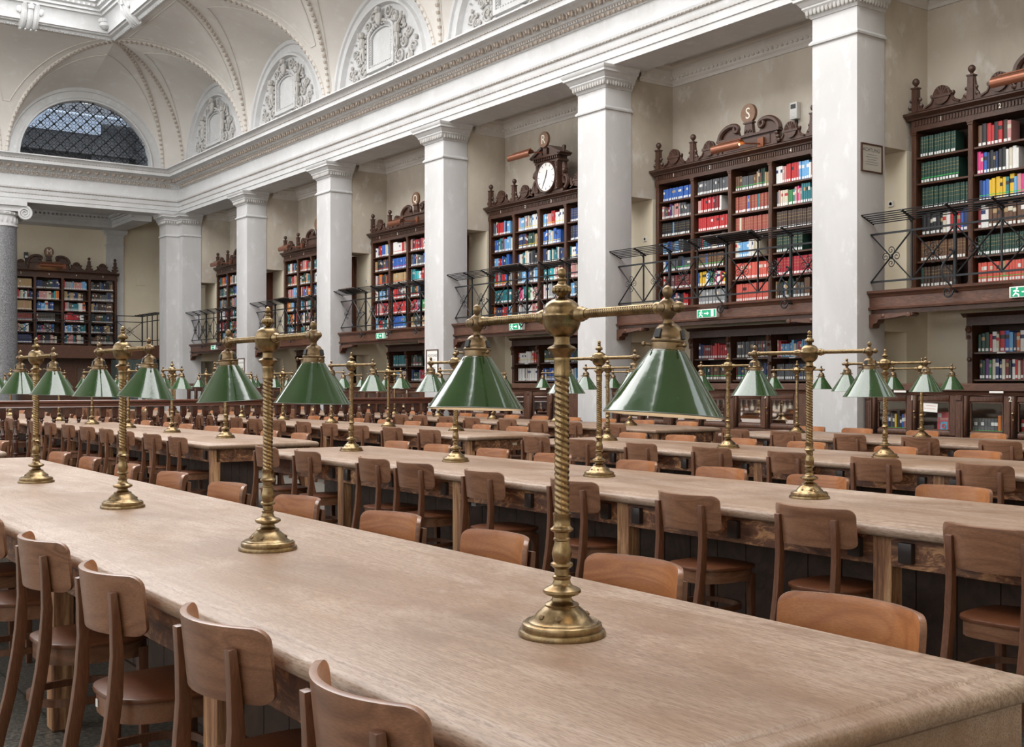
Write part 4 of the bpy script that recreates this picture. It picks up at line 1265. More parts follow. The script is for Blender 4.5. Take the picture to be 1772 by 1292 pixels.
        for i in range(5): b.ball((-.05, -.06+.03*i, Z0+.30+.02*(i % 2)), .018, 5)
        b.build('pediment', M['carve'], t, sharp=35, fixn=False)
        zd = Z0+.585; ZX = 0
    else:
        b.box(-.10,.03,-.46,.46,Z0,Z0+.06)
        b.prism([(-.36,Z0+.06),(.36,Z0+.06),(.33,Z0+.72),(-.33,Z0+.72)], 'x', -.12, .10)
        b.box(-.15,.10,-.38,.38,Z0+.60,Z0+.64); b.box(-.20,.10,-.45,.45,Z0+.70,Z0+.74)
        for i in range(13): b.box(-.185,-.12,-.38+i*.06,-.35+i*.06,Z0+.645,Z0+.70)
        for s in (-1, 1):
            b.prism([(s*.45,Z0+.74),(s*.16,Z0+.88),(s*.12,Z0+.85),(s*.12,Z0+.74)], 'x', -.17, .08)
            b.prism([(s*.50,Z0+.74),(s*.13,Z0+.92),(s*.10,Z0+.88),(s*.44,Z0+.71)], 'x', -.20, .10)
            b.box(-.15,.05, s*.31-.035, s*.31+.035, Z0+.06, Z0+.60)
            for k in range(4): b.box(-.16,-.15, s*.31-.012, s*.31+.012, Z0+.10+k*.13, Z0+.19+k*.13)
            b.lathe([(.04,Z0+.74),(.028,Z0+.80),(.045,Z0+.84),(.04,Z0+.88),(0,Z0+.90)], (-.05, s*.43, 0), 12)
            pts = []; rr = []
            for i in range(30):
                f = i/29; q = -PI/2 + f*2.2*PI; r = .14*(1-.75*f)
                pts.append((-.04, s*(.45 + r*math.cos(q)*.7), Z0+.22 + r*math.sin(q))); rr.append(.045*(1-.4*f))
            b.tube(pts, rr, 6)
            b.tube([(-.04, s*.42, Z0+.32),(-.06,s*.47,Z0+.44),(-.04,s*.41,Z0+.56)], [.05,.06,.03], 6); b.ball((-.07, s*.47, Z0+.40), .055, 8)
            b.prism([(s*.36,Z0),(s*.86,Z0),(s*.80,Z0+.05),(s*.60,Z0+.10),(s*.52,Z0+.28),(s*.36,Z0+.42)], 'x', -.03, .02)
        b.lathe([(.275,-.0),(.285,-.05),(.30,-.055),(.315,-.03),(.315,.0)], (-.12,0,Z0+.33), 40, axis='x', cap=False)
        b.box(-.19,.02,-.06,.06,Z0+.74,Z0+.90)
        b.build('clock_case', M['carve'], t, sharp=35, fixn=False)
        k = MB(); zc = Z0+.33
        k.lathe([(.272,-.16),(.272,-.13)], (0,0,zc), 48, axis='x', smooth=False); ck = k.build('clock_dial', M['dial'], t, sharp=30)
        k = MB()
        for i in range(60):
            a = 2*PI*i/60; L = .045 if i % 5 == 0 else .0
            if not L: continue
            Mx = Matrix.Translation((-.162, -.235*math.sin(a), zc+.235*math.cos(a))) @ Matrix.Rotation(a, 4, 'X')
            k.tbox(Mx, .004, .010, L)
        k.build('hour_marks', M['ink'], ck)
        for nm, ang, L, w in (('minute_hand', math.radians(210), .225, .016), ('hour_hand', math.radians(17.5), .15, .022)):
            k = MB(); Mx = Matrix.Translation((-.167, -L*.40*math.sin(ang), zc+L*.40*math.cos(ang))) @ Matrix.Rotation(ang, 4, 'X')
            k.tbox(Mx, .004, w, L); k.build(nm, M['ink'], ck)
        k = MB(); k.lathe([(.272,-.16),(.278,-.168),(.29,-.165),(.29,-.12)], (0,0,zc), 40, axis='x', cap=False); k.build('bezel', M['carve'], ck)
        zd = Z0+1.04; ZX = -.17
    if letter is not None:
        q = MB(); q.lathe([(.0,-.055),(.150,-.055),(.155,-.045),(.155,-.005),(.0,-.005)], (0,0,zd), 36, axis='x'); 
        d = q.build('letter_disc', M['disc'], t, sharp=40, loc=(ZX,0,0))
        q = MB(); q.box(-.04,-.01,-.03,.03,zd-.16,zd-.13); q.build('disc_stem', M['carve'], d)
        if letter:
            q = MB(); add_text(q, letter, .25, face_mx(-.0575, 0, zd-.005), 0, 0, .9); q.build('letter', M['letter'], d, fixn=False)
    tag(t, label, 'bookcase', 'carved gallery bookcases')
    return rowsz
ZG_ = 2.61
XCASE = 13.60
def bayc(j): return YP(j) - .095 - HALF      # centre of the bookcase in bay j
CASES = []
def case_mx(loc, rz): return Matrix.Translation(loc) @ Matrix.Rotation(rz, 4, 'Z')
defs = [(0, None, 'carved dark bookcase at the right edge, green book sets in its left column', False, 'rightmost bookcase'),
        (1, 'S', 'carved dark bookcase crowned by a round disc lettered S', False, 'S bookcase'),
        (2, 'R', 'carved dark bookcase with a clock and a disc lettered R', True, 'clock bookcase'),
        (3, 'Q', 'carved dark bookcase crowned by a round disc lettered Q', False, 'Q bookcase'),
        (4, '', 'carved bookcase half hidden, left of the bookcase lettered Q', False, 'bookcase left of Q'),
        (5, '', 'narrow view of a carved bookcase nearest the room corner', False, 'corner bookcase')]
for j, let, lab, ck, nm in defs:
    loc = (XCASE, bayc(j), ZG_); nr = [7,7,6,6,6] if j == 1 else [6]*5
    rz_ = make_bookcase(nm, loc, 0, let, lab, ck, nrow=nr)
    CASES.append((nm, loc, 0, rz_, j))
locM = (9.36, YBACK-.42, ZG_)
rM = make_bookcase('M', locM, PI/2, 'M', 'dark bookcase lettered M in the far recess, lit by a small lamp', False, True)
CASES.append(('M bookcase', locM, PI/2, rM, 'M'))

# picture lights in front of the crestings
def picture_light(x, y0, y1, z, lit, label, rz=0, loc=None):
    t = empty('picture_light', (0,0,0) if loc is None else loc, rz)
    r = .075
    poly = [(x+r*math.sin(a)*1.0-.01, z+r*math.cos(a)) for a in [math.radians(q) for q in range(-150, 81, 23)]]
    inn = [(x+.9*r*math.sin(a)-.01, z+.9*r*math.cos(a)) for a in [math.radians(q) for q in range(80, -151, -23)]]
    b = MB(); b.prism(poly+inn, 'y', y0, y1, 0, True); b.build('shade', M['copper'], t, sharp=40)
    yc = y0+.05
    b = MB(); b.tube([(x, yc, z+.05),(x+.02,yc,z+.10),(x+.04,y1-.05,z+.10),(x+.02,y1-.03,z+.05)], .01, 6)
    b.tube([(x+.05, y0-.01, z+.02),(13.52 if loc is None else .0, y0-.10, z+.03)], .013, 6)
    xx = 13.55 if loc is None else -.03
    b.box(xx-.045, xx, y0-.17, y0-.05, z-.06, z+.12); b.build('bracket', M['copper'], t)
    if lit:
        b = MB(); b.tube([(x, y0+.06, z+.01),(x, y1-.06, z+.01)], .018, 8); b.build('tube', M['bulbwarm'], t)
    tag(t, label, 'lamp', 'copper picture lights over the bookcases')
M['bulbwarm'] = mat('picture_light_tube', (1,.8,.5), .4, emit=(1.0,.62,.25), estr=9.0)
picture_light(13.22, 12.53, 13.13, 5.08, True, 'copper picture light in front of the S bookcase cresting')
picture_light(13.20, 18.00, 18.72, 5.83, False, 'copper picture light sticking out left of the clock case')
picture_light(13.22, 23.0, 23.6, 5.08, False, 'copper picture light in front of the Q bookcase cresting')
picture_light(13.22, 29.15, 29.75, 5.08, False, 'copper picture light on the half hidden bookcase left of Q')
picture_light(13.22, 34.3, 34.9, 5.08, False, 'small copper picture light on the corner bookcase')
picture_light(-.36, -.35, .35, 2.56, True, 'lit picture light on the far bookcase lettered M', PI/2, locM)
picture_light(13.22, 7.70, 8.30, 5.12, False, 'copper picture light at the right edge above the green books')

# ---- lower bookcases under the gallery
def lower_case(j, label):
    y1 = bayc(j)+HALF-CW; y0 = bayc(j)-HALF+CW; yc = (y0+y1)/2; h = 2.30
    t = empty('lower_bookcase', (XCASE, yc, 0)); hw = (y1-y0)/2; n = 3; w = 2*hw/n
    b = MB(); b.box(.36,.38,-hw,hw,0,h); b.box(0,.36,-hw,-hw+.03,0,h-.1); b.box(0,.36,hw-.03,hw,0,h-.1); b.build('carcass', M['casein'], t)
    b = MB(); b.box(-.03,.38,-hw-.05,hw+.05,h-.16,h-.05); b.prism([(-.03,h-.05),(-.09,h),(.38,h),(.38,h-.05)], 'y', -hw-.10, hw+.10); b.build('cornice', M['carve'], t)
    po = so = None
    for i in range(n+1):
        if po is None:
            b = MB(); b.box(-.03,.36,-.035,.035,0,h-.16); b.box(-.05,-.03,-.045,.045,h-.34,h-.16)
            b.ball((-.05,0,h-.21), .05, 8); b.ball((-.045,0,h-.31), .03, 8); b.ball((-.045,0,h-.60), .03, 6)
            po = b.build('upright', M['case'], t, fixn=False); o = po
        else: o = po.copy(); COL.objects.link(o); o.parent = t
        o.location = (0, -hw+i*w, 0)
    rows = {}
    for c in range(n):
        yy = hw - w*(c+.5); z = [1.79, 1.44, 1.09]
        rows[c] = [(1.09,.35),(1.44,.35),(1.79,.35)]
        for q in z:
            if so is None:
                b = MB(); b.box(.0,.36,-w/2+.03,w/2-.03,-.022,0); so = b.build('shelf', M['caseh'], t); o = so
            else: o = so.copy(); COL.objects.link(o); o.parent = t
            o.location = (0, yy, q)
    if j < 3:
        for c in range(n):
            q = MB(); q.box(-.004,0,-.06,.06,-.02,.0); o = q.build('shelf_label', M['plastic'], t, loc=(0, hw-w*(c+.5), 1.79))
    tag(t, label, 'bookcase', 'bookcases under the gallery')
    return (XCASE, yc, 0), rows, w
LOW = []
for j, nm, lab in ((0,'rightmost lower bookcase','dark bookcase under the gallery at the right edge'),(1,'lower S bookcase','dark bookcase under the gallery below the S bookcase'),(2,'lower clock bookcase','dark bookcase under the gallery below the clock bookcase'),(3,'lower Q bookcase','dark bookcase under the gallery below the Q bookcase'),(4,'lower fourth bookcase','dark bookcase under the gallery, left of the one below Q')):
    loc, rows, w = lower_case(j, lab); LOW.append((nm, loc, rows, w, j))

# ================================================================== BOOKS
RB = random.Random(21)
MIXES = {'mix':['dark blue','blue','red','white','cream','dark green','black','teal','grey','tan','maroon','light blue','dark grey','turquoise','pale pink','orange'],
 'bluemix':['dark blue','blue','light blue','white','black','teal','cream','blue','red','dark grey'],'redmix':['red','maroon','crimson','red','pale pink','white','dark blue','black'],
 'darkmix':['black','dark brown','dark grey','dark green','dark blue','brown','tan'],'whitemix':['white','cream','white','grey','pale pink','light blue','red'],
 'pinkmix':['pale pink','pink','white','teal','grey','red','green','cream'],'brights':['white','yellow','pink','red','light blue','blue','orange','green','cream','purple']}
def setn(c): return ('set', c)
SPEC = {0: [['dark green']*3+[['black']*6+['cream','white','red','white','red','blue','dark blue'],'brown','dark brown'], [['brown','black','red','red','black','red','dark brown','pale pink','dark blue','tan','dark grey'],['pink','pink','blue','dark blue','black','black','dark blue','black','black','white','cream','white','white','red','light blue','purple'],['dark blue','blue','blue','yellow','yellow','yellow','yellow','yellow','teal','yellow','light blue','pale pink','pink','red'],['maroon','white','white']+['brown']*9+['grey'],'dark green','coral red'], ['mix']*6, ['mix']*6, ['mix']*6],
 1: [['blue','purplemix','black','bluemix','bluemix','maroon','redmix'], ['dark grey','redmix','red','bluemix','brown','brights','grey'], ['darkmix','dusty red','dusty red','whitemix','coral red','coral red'], ['whitemix','pinkmix','dark brown','dark green','crimson','darkmix'], ['mix']*6],
 2: [['bluemix','bluemix','bluemix','mix','teal','mix'], ['whitemix','darkgold','bluemix','bluemix','pinkmix','whitemix'], ['whitemix','bluemix','bluemix','mix','whitemix','mix'], ['dark blue','dark blue','bluemix','pinkmix','mix','mix'], ['mix']*6],
 3: [['bluemix','darkmix','mix','bluemix','redmix','bluemix'], ['whitemix','blue','tan','mix','red','blue'], ['redmix','bluemix','mix','mix','pinkmix','darkmix'], ['mix']*6, ['mix']*6],
 'M': [['darkmix','mix','darkmix','mix','dark brown','dark brown'], ['tan','mix','tan','maroon','whitemix','dark blue'], ['darkgold','mix','bluemix','black','bluemix','mix'], ['whitemix','darkmix','mix','redmix','bluemix','mix'], ['darkmix']*6]}
MIXES['yellowmix'] = ['blue','dark blue','yellow','yellow','yellow','cream','teal','pink','red']
MIXES['brownw'] = ['brown','brown','dark brown','white','brown','grey']
MIXES['purplemix'] = ['pale pink','grey','dark grey','purple','black','maroon']
MIXES['darkgold'] = ['dark green','black','maroon','dark green','dark blue','tan']
TAPE = {0:'tgreen',1:'tgreen',2:'tyellow',3:'tred',4:'torange',5:'tlime','M':'twhite'}
BOOKS = []
TPROB = {'tgreen':.15,'tyellow':.40,'tred':.75,'torange':.6,'tlime':.6,'twhite':.35}
def hash_(c, n): return ((len(c)*7 + n*13) % 10)/9
def fill(nm, origin, rz, ycen, width, z, pitch, spec, colword, shelfword, tape, hmax=.29, depth=.20, sides=None, tape_on=None, dens=1.0):
    hw = width/2-.03
    y = ycen + hw - RB.uniform(.0,.03)
    gilt = False; c0 = None
    if not isinstance(spec, list) and spec in PAL: c0 = spec; gilt = spec in ('dark green','brown','dark brown','maroon','black','dusty red','crimson','dark blue')
    h0 = min(pitch-.055, hmax)*RB.uniform(.86,1.0); t0 = RB.uniform(.030,.048)
    tp = RB.random() < TPROB.get(tape, .3)
    end = ycen - hw + (RB.uniform(0,.22) if RB.random() < .35 else 0)
    n = 0
    mixc = None; left = 0; end2 = min(.055, (width-.08)/len(spec)) if isinstance(spec, list) else 0
    while True:
        if isinstance(spec, list):
            if n >= len(spec): break
            c = spec[n]; q = (hash_(c, n)); h = min(pitch-.05,hmax)*(.86+.14*q); th = (end2-0)*(.75+.5*q)
        elif c0:
            c, h, th = c0, h0*RB.uniform(.985,1.0), t0*RB.uniform(.9,1.1)
            if RB.random() < .03: c = RB.choice(MIXES['mix'])
        else:
            if left <= 0:
                mixc = RB.choice(MIXES[spec]); left = RB.choice([1,1,1,2,2,3,4,5]); hh = min(pitch-.05,hmax)*RB.uniform(.74,1.0); tt = RB.uniform(.022,.052)
            left -= 1; c, h, th = mixc, hh*RB.uniform(.98,1), tt*RB.uniform(.9,1.1)
        if y-th < end: break
        BOOKS.append(dict(case=nm, o=origin, rz=rz, y=y-th/2, z=z, t=th*.95, h=h, d=depth, c=c, gilt=gilt and c == c0, tape=tape if tp else None, n=n, col=colword, shelf=shelfword, x=.035+RB.uniform(0,.02), cc=None))
        y -= th; n += 1
COLW = ['leftmost','second','third','fourth','fifth']
SHW = ['top','second','third','fourth','fifth','lowest']; SHW7 = ['top','second','third','fourth','fifth','sixth','lowest']
for nm, loc, rz, rows, j in CASES:
    sp = SPEC.get(j)
    for c in range(NCOL):
        R_ = rows[c]; n = len(R_)
        for r in range(n):           # r = 0 is the top shelf
            z, p = R_[n-1-r]
            s = sp[c][r] if sp and r < len(sp[c]) else 'mix'
            fill(nm, loc, rz, HALF-CW*(c+.5), CW-.046, z, p, s, COLW[c], (SHW7 if n == 7 else SHW)[r], TAPE[j], hmax=.30)
LSPEC = {0: [[['dark green','dark green','dark green','red','white','cream','red','blue','light blue','dark blue','orange','white'],['black','dark green','purple','green','cream','dark blue','dark blue','cream','maroon','black','white','red','cream','maroon','pale pink','pink'],['dark grey','grey','dark blue','light blue','maroon','pink','yellow','yellow','dark blue','light blue','red','white']],['mix']*3,['mix']*3], 1: [['redmix','darkmix','brights'],['dark grey','darkgold','red'],['whitemix','dark grey','grey']], 2: [['redw','white','mix'],['darkmix','bluemix','mix'],['mix']*3], 3:[['teal','whitemix','mix'],['darkmix','mix','teal'],['mix']*3]}
MIXES['dg'] = ['dark green','dark green','red','white','blue','light blue','tan','cream']; MIXES['redw'] = ['red','white','red','cream']
for nm, loc, rows, w, j in LOW:
    sp = LSPEC.get(j, [['mix']*3]*3)
    for c in range(3):
        for r in range(3):
            z, p = rows[c][2-r]
            fill(nm, loc, 0, 1.5*w-w*(c+.5), w-.07, z, p, sp[c][r], ['left','middle','right'][c], ['top','second','third'][r], TAPE[j] if j else 'tgreen', hmax=.27, tape_on=r < 2)
def book_geo(mb, B, Mx):
    t, h, d = B['t']/2, B['h'], B['d']
    c = mi(B['c']); L = mi('label')
    zs = [(0, .016, c), (.016, .052, L if B.get('lab', True) else c)]
    z = .052
    if B['tape']: zs += [(z, z+.016, c), (z+.016, z+.026, mi(B['tape']))]; z += .026
    if B['gilt']:
        g = mi('gold')
        for f0, f1 in ((.46,.475),(.64,.66),(.80,.815)):
            if f0*h > z: zs += [(z, f0*h, c), (f0*h, f1*h, g)]; z = f1*h
        zs += [(z, h, c)]
    else:
        q = B['k']
        if q < .35: zs += [(z, h*.62, c), (h*.62, h*.80, mi(B['c2'])), (h*.80, h, c)]
        else: zs += [(z, h, c)]
    pr = [(.006,-t),(.0012,-t*.72),(0,0),(.0012,t*.72),(.006,t)]
    vs = []; fs = []; ms = []
    zl = [zs[0][0]] + [q[1] for q in zs]
    for z in zl:
        for x, y in pr: vs.append((x, y, z))
    for i, q in enumerate(zs):
        for k in range(4):
            mm = q[2] if (q[2] != L or k in (1,2)) else c
            fs.append((i*5+k, i*5+k+1, (i+1)*5+k+1, (i+1)*5+k)); ms.append(mm)
    b0 = len(vs); vs += [(d,-t,0),(d,t,0),(d,t,h),(d,-t,h)]
    n = len(zl)-1
    for i in range(n):
        za, zb = zl[i], zl[i+1]
    s0 = [i*5 for i in range(n+1)]; s1 = [i*5+4 for i in range(n+1)]
    fs.append(tuple(s0[::-1]) + (b0, b0+3)[0:0] + tuple([b0, b0+3])); ms.append(c)
    fs.append(tuple(s1) + (b0+2, b0+1)); ms.append(c)
    fs.append((n*5, n*5+1, n*5+2, n*5+3, n*5+4, b0+2, b0+3)); ms.append(mi('page'))
    fs.append((4,3,2,1,0,b0,b0+1)); ms.append(c)
    fs.append((b0,b0+3,b0+2,b0+1)); ms.append(c)
    mb.add([Mx @ Vector(v) for v in vs], fs, ms)
CONTR = {'white':'dark blue','cream':'red','yellow':'black','light blue':'white'}
for B in BOOKS:
    B['k'] = RB.random(); B['c2'] = CONTR.get(B['c'], RB.choice(['white','cream','tan','black','grey']))

# ================================================================== GALLERIES
def make_gallery(j, label):
    y0, y1 = YP(j-1)+PWID, YP(j)
    t = empty('gallery', (12.75, (y0+y1)/2, 0)); h = (y1-y0)/2
    b = MB()
    pr = [(.04,2.30),(.04,2.355),(-.025,2.36),(-.03,2.385),(.0,2.40),(.0,2.52),(-.01,2.53),(-.02,2.55),(-.055,2.575),(-.06,2.605),(-.02,2.612),(.10,2.612),(.10,2.30)]
    b.prism(pr, 'y', -h+.005, h-.005); b.build('fascia', M['fascia'], t, sharp=25)
    b = MB(); b.box(.10, .848, -h+.005, h-.005, 2.50, 2.606); b.build('floor_board', M['caseh'], t)
    b = MB(); b.box(.10, .78, -h+.005, h-.005, 2.36, 2.46); b.build('soffit', M['panel'], t)
    for s in (-1, 1):
        P = [(h-.005,2.30),(h-.005,2.12),(h-.06,2.125),(h-.07,2.17),(h-.13,2.19),(h-.15,2.23),(h-.40,2.245),(h-.55,2.265),(h-.64,2.25),(h-.68,2.275),(h-.66,2.30)]
        b = MB(); b.prism([(s*y, z) for y, z in P], 'x', -.01, .13); b.lathe([(.035,-.015),(.03,-.025),(.012,-.03)], (0, s*(h-.62), 2.275), 12, axis='x')
        b.lathe([(.03,-.012),(.02,-.02),(.0,-.024)], (0, s*(h-.22), 2.27), 12, axis='x')
        b.build('bracket', M['fascia'], t, sharp=30)
    # row of studs under the fascia
    b = MB()
    n = int(2*h/.2)
    for i in range(n): b.ball((.05, -h+.1+i*(2*h-.2)/(n-1), 2.325), .012, 6)
    b.build('studs', M['bronze'], t)['kind'] = 'stuff'
    tag(t, label, 'gallery', 'wooden galleries between the pillars')
def spiral3(b, c, r, th0, s, u, v, w):
    pts = []
    for i in range(17):
        f = i/16; a = th0 + s*f*1.5*2*PI; q = r*(1-.85*f)
        o = c + u*(r*math.cos(th0+PI))*0
        pts.append(c + u*(q*math.cos(a)) + v*(q*math.sin(a)))
    b.tube(pts, w, 4)
def lattice_panel(b, p0, p1, zb, zt, lo=False):
    """X lattice with rosette between two posts (in plan p0,p1)"""
    A = Vector((p0[0], p0[1], 0)); Bq = Vector((p1[0], p1[1], 0)); u = (Bq-A).normalized(); v = Vector((0,0,1)); L = (Bq-A).length
    c = (A+Bq)/2 + v*(zb+zt)/2
    if lo:
        b.tube([A+v*zb, Bq+v*zt], .010, 4); b.tube([A+v*zt, Bq+v*zb], .010, 4)
    else:
        b.twist(A+v*zb, Bq+v*zt, .011, .05, 2, .25, 6, .012); b.tube([A+v*zt, Bq+v*zb], .009, 5)
    d = .085
    for (q, w_) in ((u,v),(-1*u,v),(v,u),(-1*v,u)):
        spiral3(b, c + q*d, .062, 0, 1, q*-1, w_, .006)
    b.ball(c, .030, 8)
    for q in (A, Bq):
        b.ball(q+v*zt, .018, 6); b.ball(q+v*zb, .018, 6)
def make_railing(j, label):
    y0, y1 = YP(j-1)+PWID, YP(j); n = 7; st = (y1-y0)/n; x = 12.79; zb, zt = 2.73, 3.36
    lo = j > 2
    t = empty('iron_railing', (x, (y0+y1)/2, ZG_))
    off = Vector((-x, -(y0+y1)/2, -ZG_))
    def fin(b, nm):
        b.v = [tuple(Vector(p)+off) for p in b.v]; return b.build(nm, M['iron'], t, fixn=False)
    b = MB(); b.box(x-.014,x+.014,y0+.003,y1-.003,zt-.012,zt+.012); fin(b, 'top_rail')
    b = MB(); b.box(x-.014,x+.014,y0+.003,y1-.003,zb-.012,zb+.012); fin(b, 'bottom_rail')
    for i in range(1, n):
        y = y1 - i*st; thick = i % 2 == 0
        b = MB(); r = .017 if thick else .010
        b.box(x-r,x+r,y-r,y+r,ZG_ if thick else zb,3.52)
        if thick: b.lathe([(.028,2.612),(.028,2.66),(.020,2.68)], (x,y,0), 8)
        fin(b, 'post')
        if thick:
            b = MB()
            pts = [(x-.02,y,3.10),(x-.06,y,3.13),(x-.075,y,3.09),(x-.06,y,3.03),(x-.05,y,2.95),(x-.08,y,2.80),(x-.12,y,2.66),(x-.125,y,2.55),(x-.09,y,2.44),(x-.02,y+.0,2.42)]
            # smooth S scroll that bows out over the fascia, ending in a curl
            P = []
            for k in range(40):
                f = k/39
                xx = x-.03-.11*math.sin(f*PI*.95); P.append((xx, y+.10*math.sin(f*PI*1.2), 3.02-.50*f))
            for k in range(22):
                a = k/21*2.6*PI; rr = .075*(1-.82*k/21)
                P.append((x-.135, y+.10*math.sin(PI*1.2)-.0 + (.075-rr*math.cos(a))*1.0, 2.52 - rr*math.sin(a)*1.0))
            b.tube(P, [.013]*40+[.013-.0003*k for k in range(22)], 6)
            b.tube([(x-.03,y,3.02),(x-.05,y+.02,3.05),(x-.045,y+.045,3.06),(x-.035,y+.05,3.04)], .011, 6)
            fin(b, 'scroll_bracket')
    for i in range(n):
        b = MB(); lattice_panel(b, (x, y1-i*st), (x, y1-(i+1)*st), zb, zt, lo); fin(b, 'lattice')
    b = MB()
    for k in range(6):
        f = k/5; xx = 12.59+.24*f; zz = 3.605-.095*f
        b.tube([(xx,y0+.003,zz),(xx,y1-.003,zz)], .008, 5)
    for i in range(1, n):
        y = y1-i*st; b.tube([(12.575,y,3.602),(12.84,y,3.497)], 0, sq=(.022,.022), ref=(0,1,0))
        b.tube([(12.79,y,3.46),(12.72,y,3.52)], .008, 4)
    b.tube([(12.58,y0+.004,3.605),(12.84,y0+.004,3.50)], .009, 4); b.tube([(12.58,y1-.004,3.605),(12.84,y1-.004,3.50)], .009, 4)
    fin(b, 'book_rack')
    tag(t, label, 'railing', 'wrought iron gallery railings')
gl = ['at the right edge under the green books','below the S bookcase','below the clock bookcase','below the Q bookcase','left of the one below Q','nearest the room corner']
for j in range(6):
    make_gallery(j, 'dark wooden gallery ' + gl[j]); make_railing(j, 'black iron lattice railing of the gallery ' + gl[j])
for y0, y1, nm in ((11.75,12.80,'S bookcase'),(17.55,18.45,'clock bookcase'),(24.2,25.0,'Q bookcase'),(28.0,28.8,'half hidden bookcase')):
    b = MB(); Mx = Matrix.Translation((12.71,(y0+y1)/2,3.582)) @ Matrix.Rotation(math.atan(.095/.24), 4, 'Y'); b.tbox(Mx, .27, y1-y0, .018)
    b.tbox(Mx @ Matrix.Translation((.127,0,.018)), .014, y1-y0, .025)
    o = b.build('reading_board', M['panel'], bevel=.003); tag(o, 'loose wooden reading board lying on the iron rack before the '+nm, 'board')

# far recess gallery
t = empty('gallery', (8.0, 38.6, 0))
b = MB(); b.box(-12, 4.2, -.05, .05, 2.20, 2.612); b.box(-12, 4.2, .05, .6, 2.50, 2.606); b.build('fascia', M['fascia'], t)
b = MB(); b.box(4.2, 4.3, -2.05,.05,2.20,2.612); b.box(4.3,6.0,-2.05,.98,2.50,2.606); b.build('floor_board', M['fascia'], t)
tag(t, 'dark wooden gallery of the far recess under the M bookcase', 'gallery')
t = empty('iron_railing', (0,0,0))
b = MB()
zb, zt = 2.78, 3.42
b.box(5, 12.2, 38.585, 38.615, zt-.012, zt+.012); b.box(5, 12.2, 38.585, 38.615, zb-.012, zb+.012); b.build('top_rail', M['iron'], t)
b = MB(); b.box(5, 12.2, 38.58, 38.62, 3.60, 3.63); b.build('handrail', M['iron'], t)
for i in range(12):
    b = MB(); xx = 12.2-i*.84
    b.box(xx-.018,xx+.018,38.582,38.618,2.61,3.60); b.build('post', M['iron'], t)
    b = MB(); lattice_panel(b, (xx,38.6), (xx-.84,38.6), zb, zt, True); b.build('lattice', M['iron'], t, fixn=False)
b = MB()
for zz in (zb, zt, 3.61): b.box(12.19,12.215,36.56,38.6,zz-.012,zz+.012)
for k in range(4):
    yy = 36.56+k*.51; b.box(12.19,12.215,yy-.012,yy+.012,2.61,3.6)
b.build('return_rail', M['iron'], t)
b = MB()
for k in range(3): b.box(11.95+.12*k,11.97+.12*k,36.56,38.6,3.63,3.645)
for k in range(5): b.box(11.93,12.25,36.6+k*.48,36.63+k*.48,3.63,3.65)
b.build('book_rack', M['iron'], t)
tag(t, 'iron railing of the far recess, right of the M bookcase', 'railing')
# dark panelling and drawer cabinet below
t = empty('wall_panelling', (7.0, 39.0, 0))
b = MB(); b.box(-12, 4.3, 0, .1, 0, 2.2); b.build('boards', M['case'], t)
b = MB()
for i in range(10): b.box(3.2-i*1.2, 3.9-i*1.2, -.04, 0, .3, 1.9)
b.build('raised_panel', M['panel'], t)['kind'] = 'stuff'
tag(t, 'dark brown panelled wall under the far gallery', 'panelling')
t = empty('drawer_cabinet', (11.9, 37.9, 0))
b = MB(); b.box(-.75,.75,0,.6,0,2.15); b.build('body', mat('green_grey_steel', (.05,.065,.06), .5), t)
dr = None
for i in range(3):
    for k in range(9):
        if dr is None:
            b = MB(); b.box(-.22,.22,-.02,0,-.09,.09); b.box(-.06,.06,-.03,-.02,-.03,.03,1); dr = b.build('drawer', [mat('drawer_front',(.075,.09,.085),.5), M['plastic']], t); o = dr
        else: o = dr.copy(); COL.objects.link(o); o.parent = t
        o.location = (-.48+.48*i, 0, .25+.21*k)
tag(t, 'dark grey drawer cabinet under the far gallery beside the corner pier', 'cabinet')

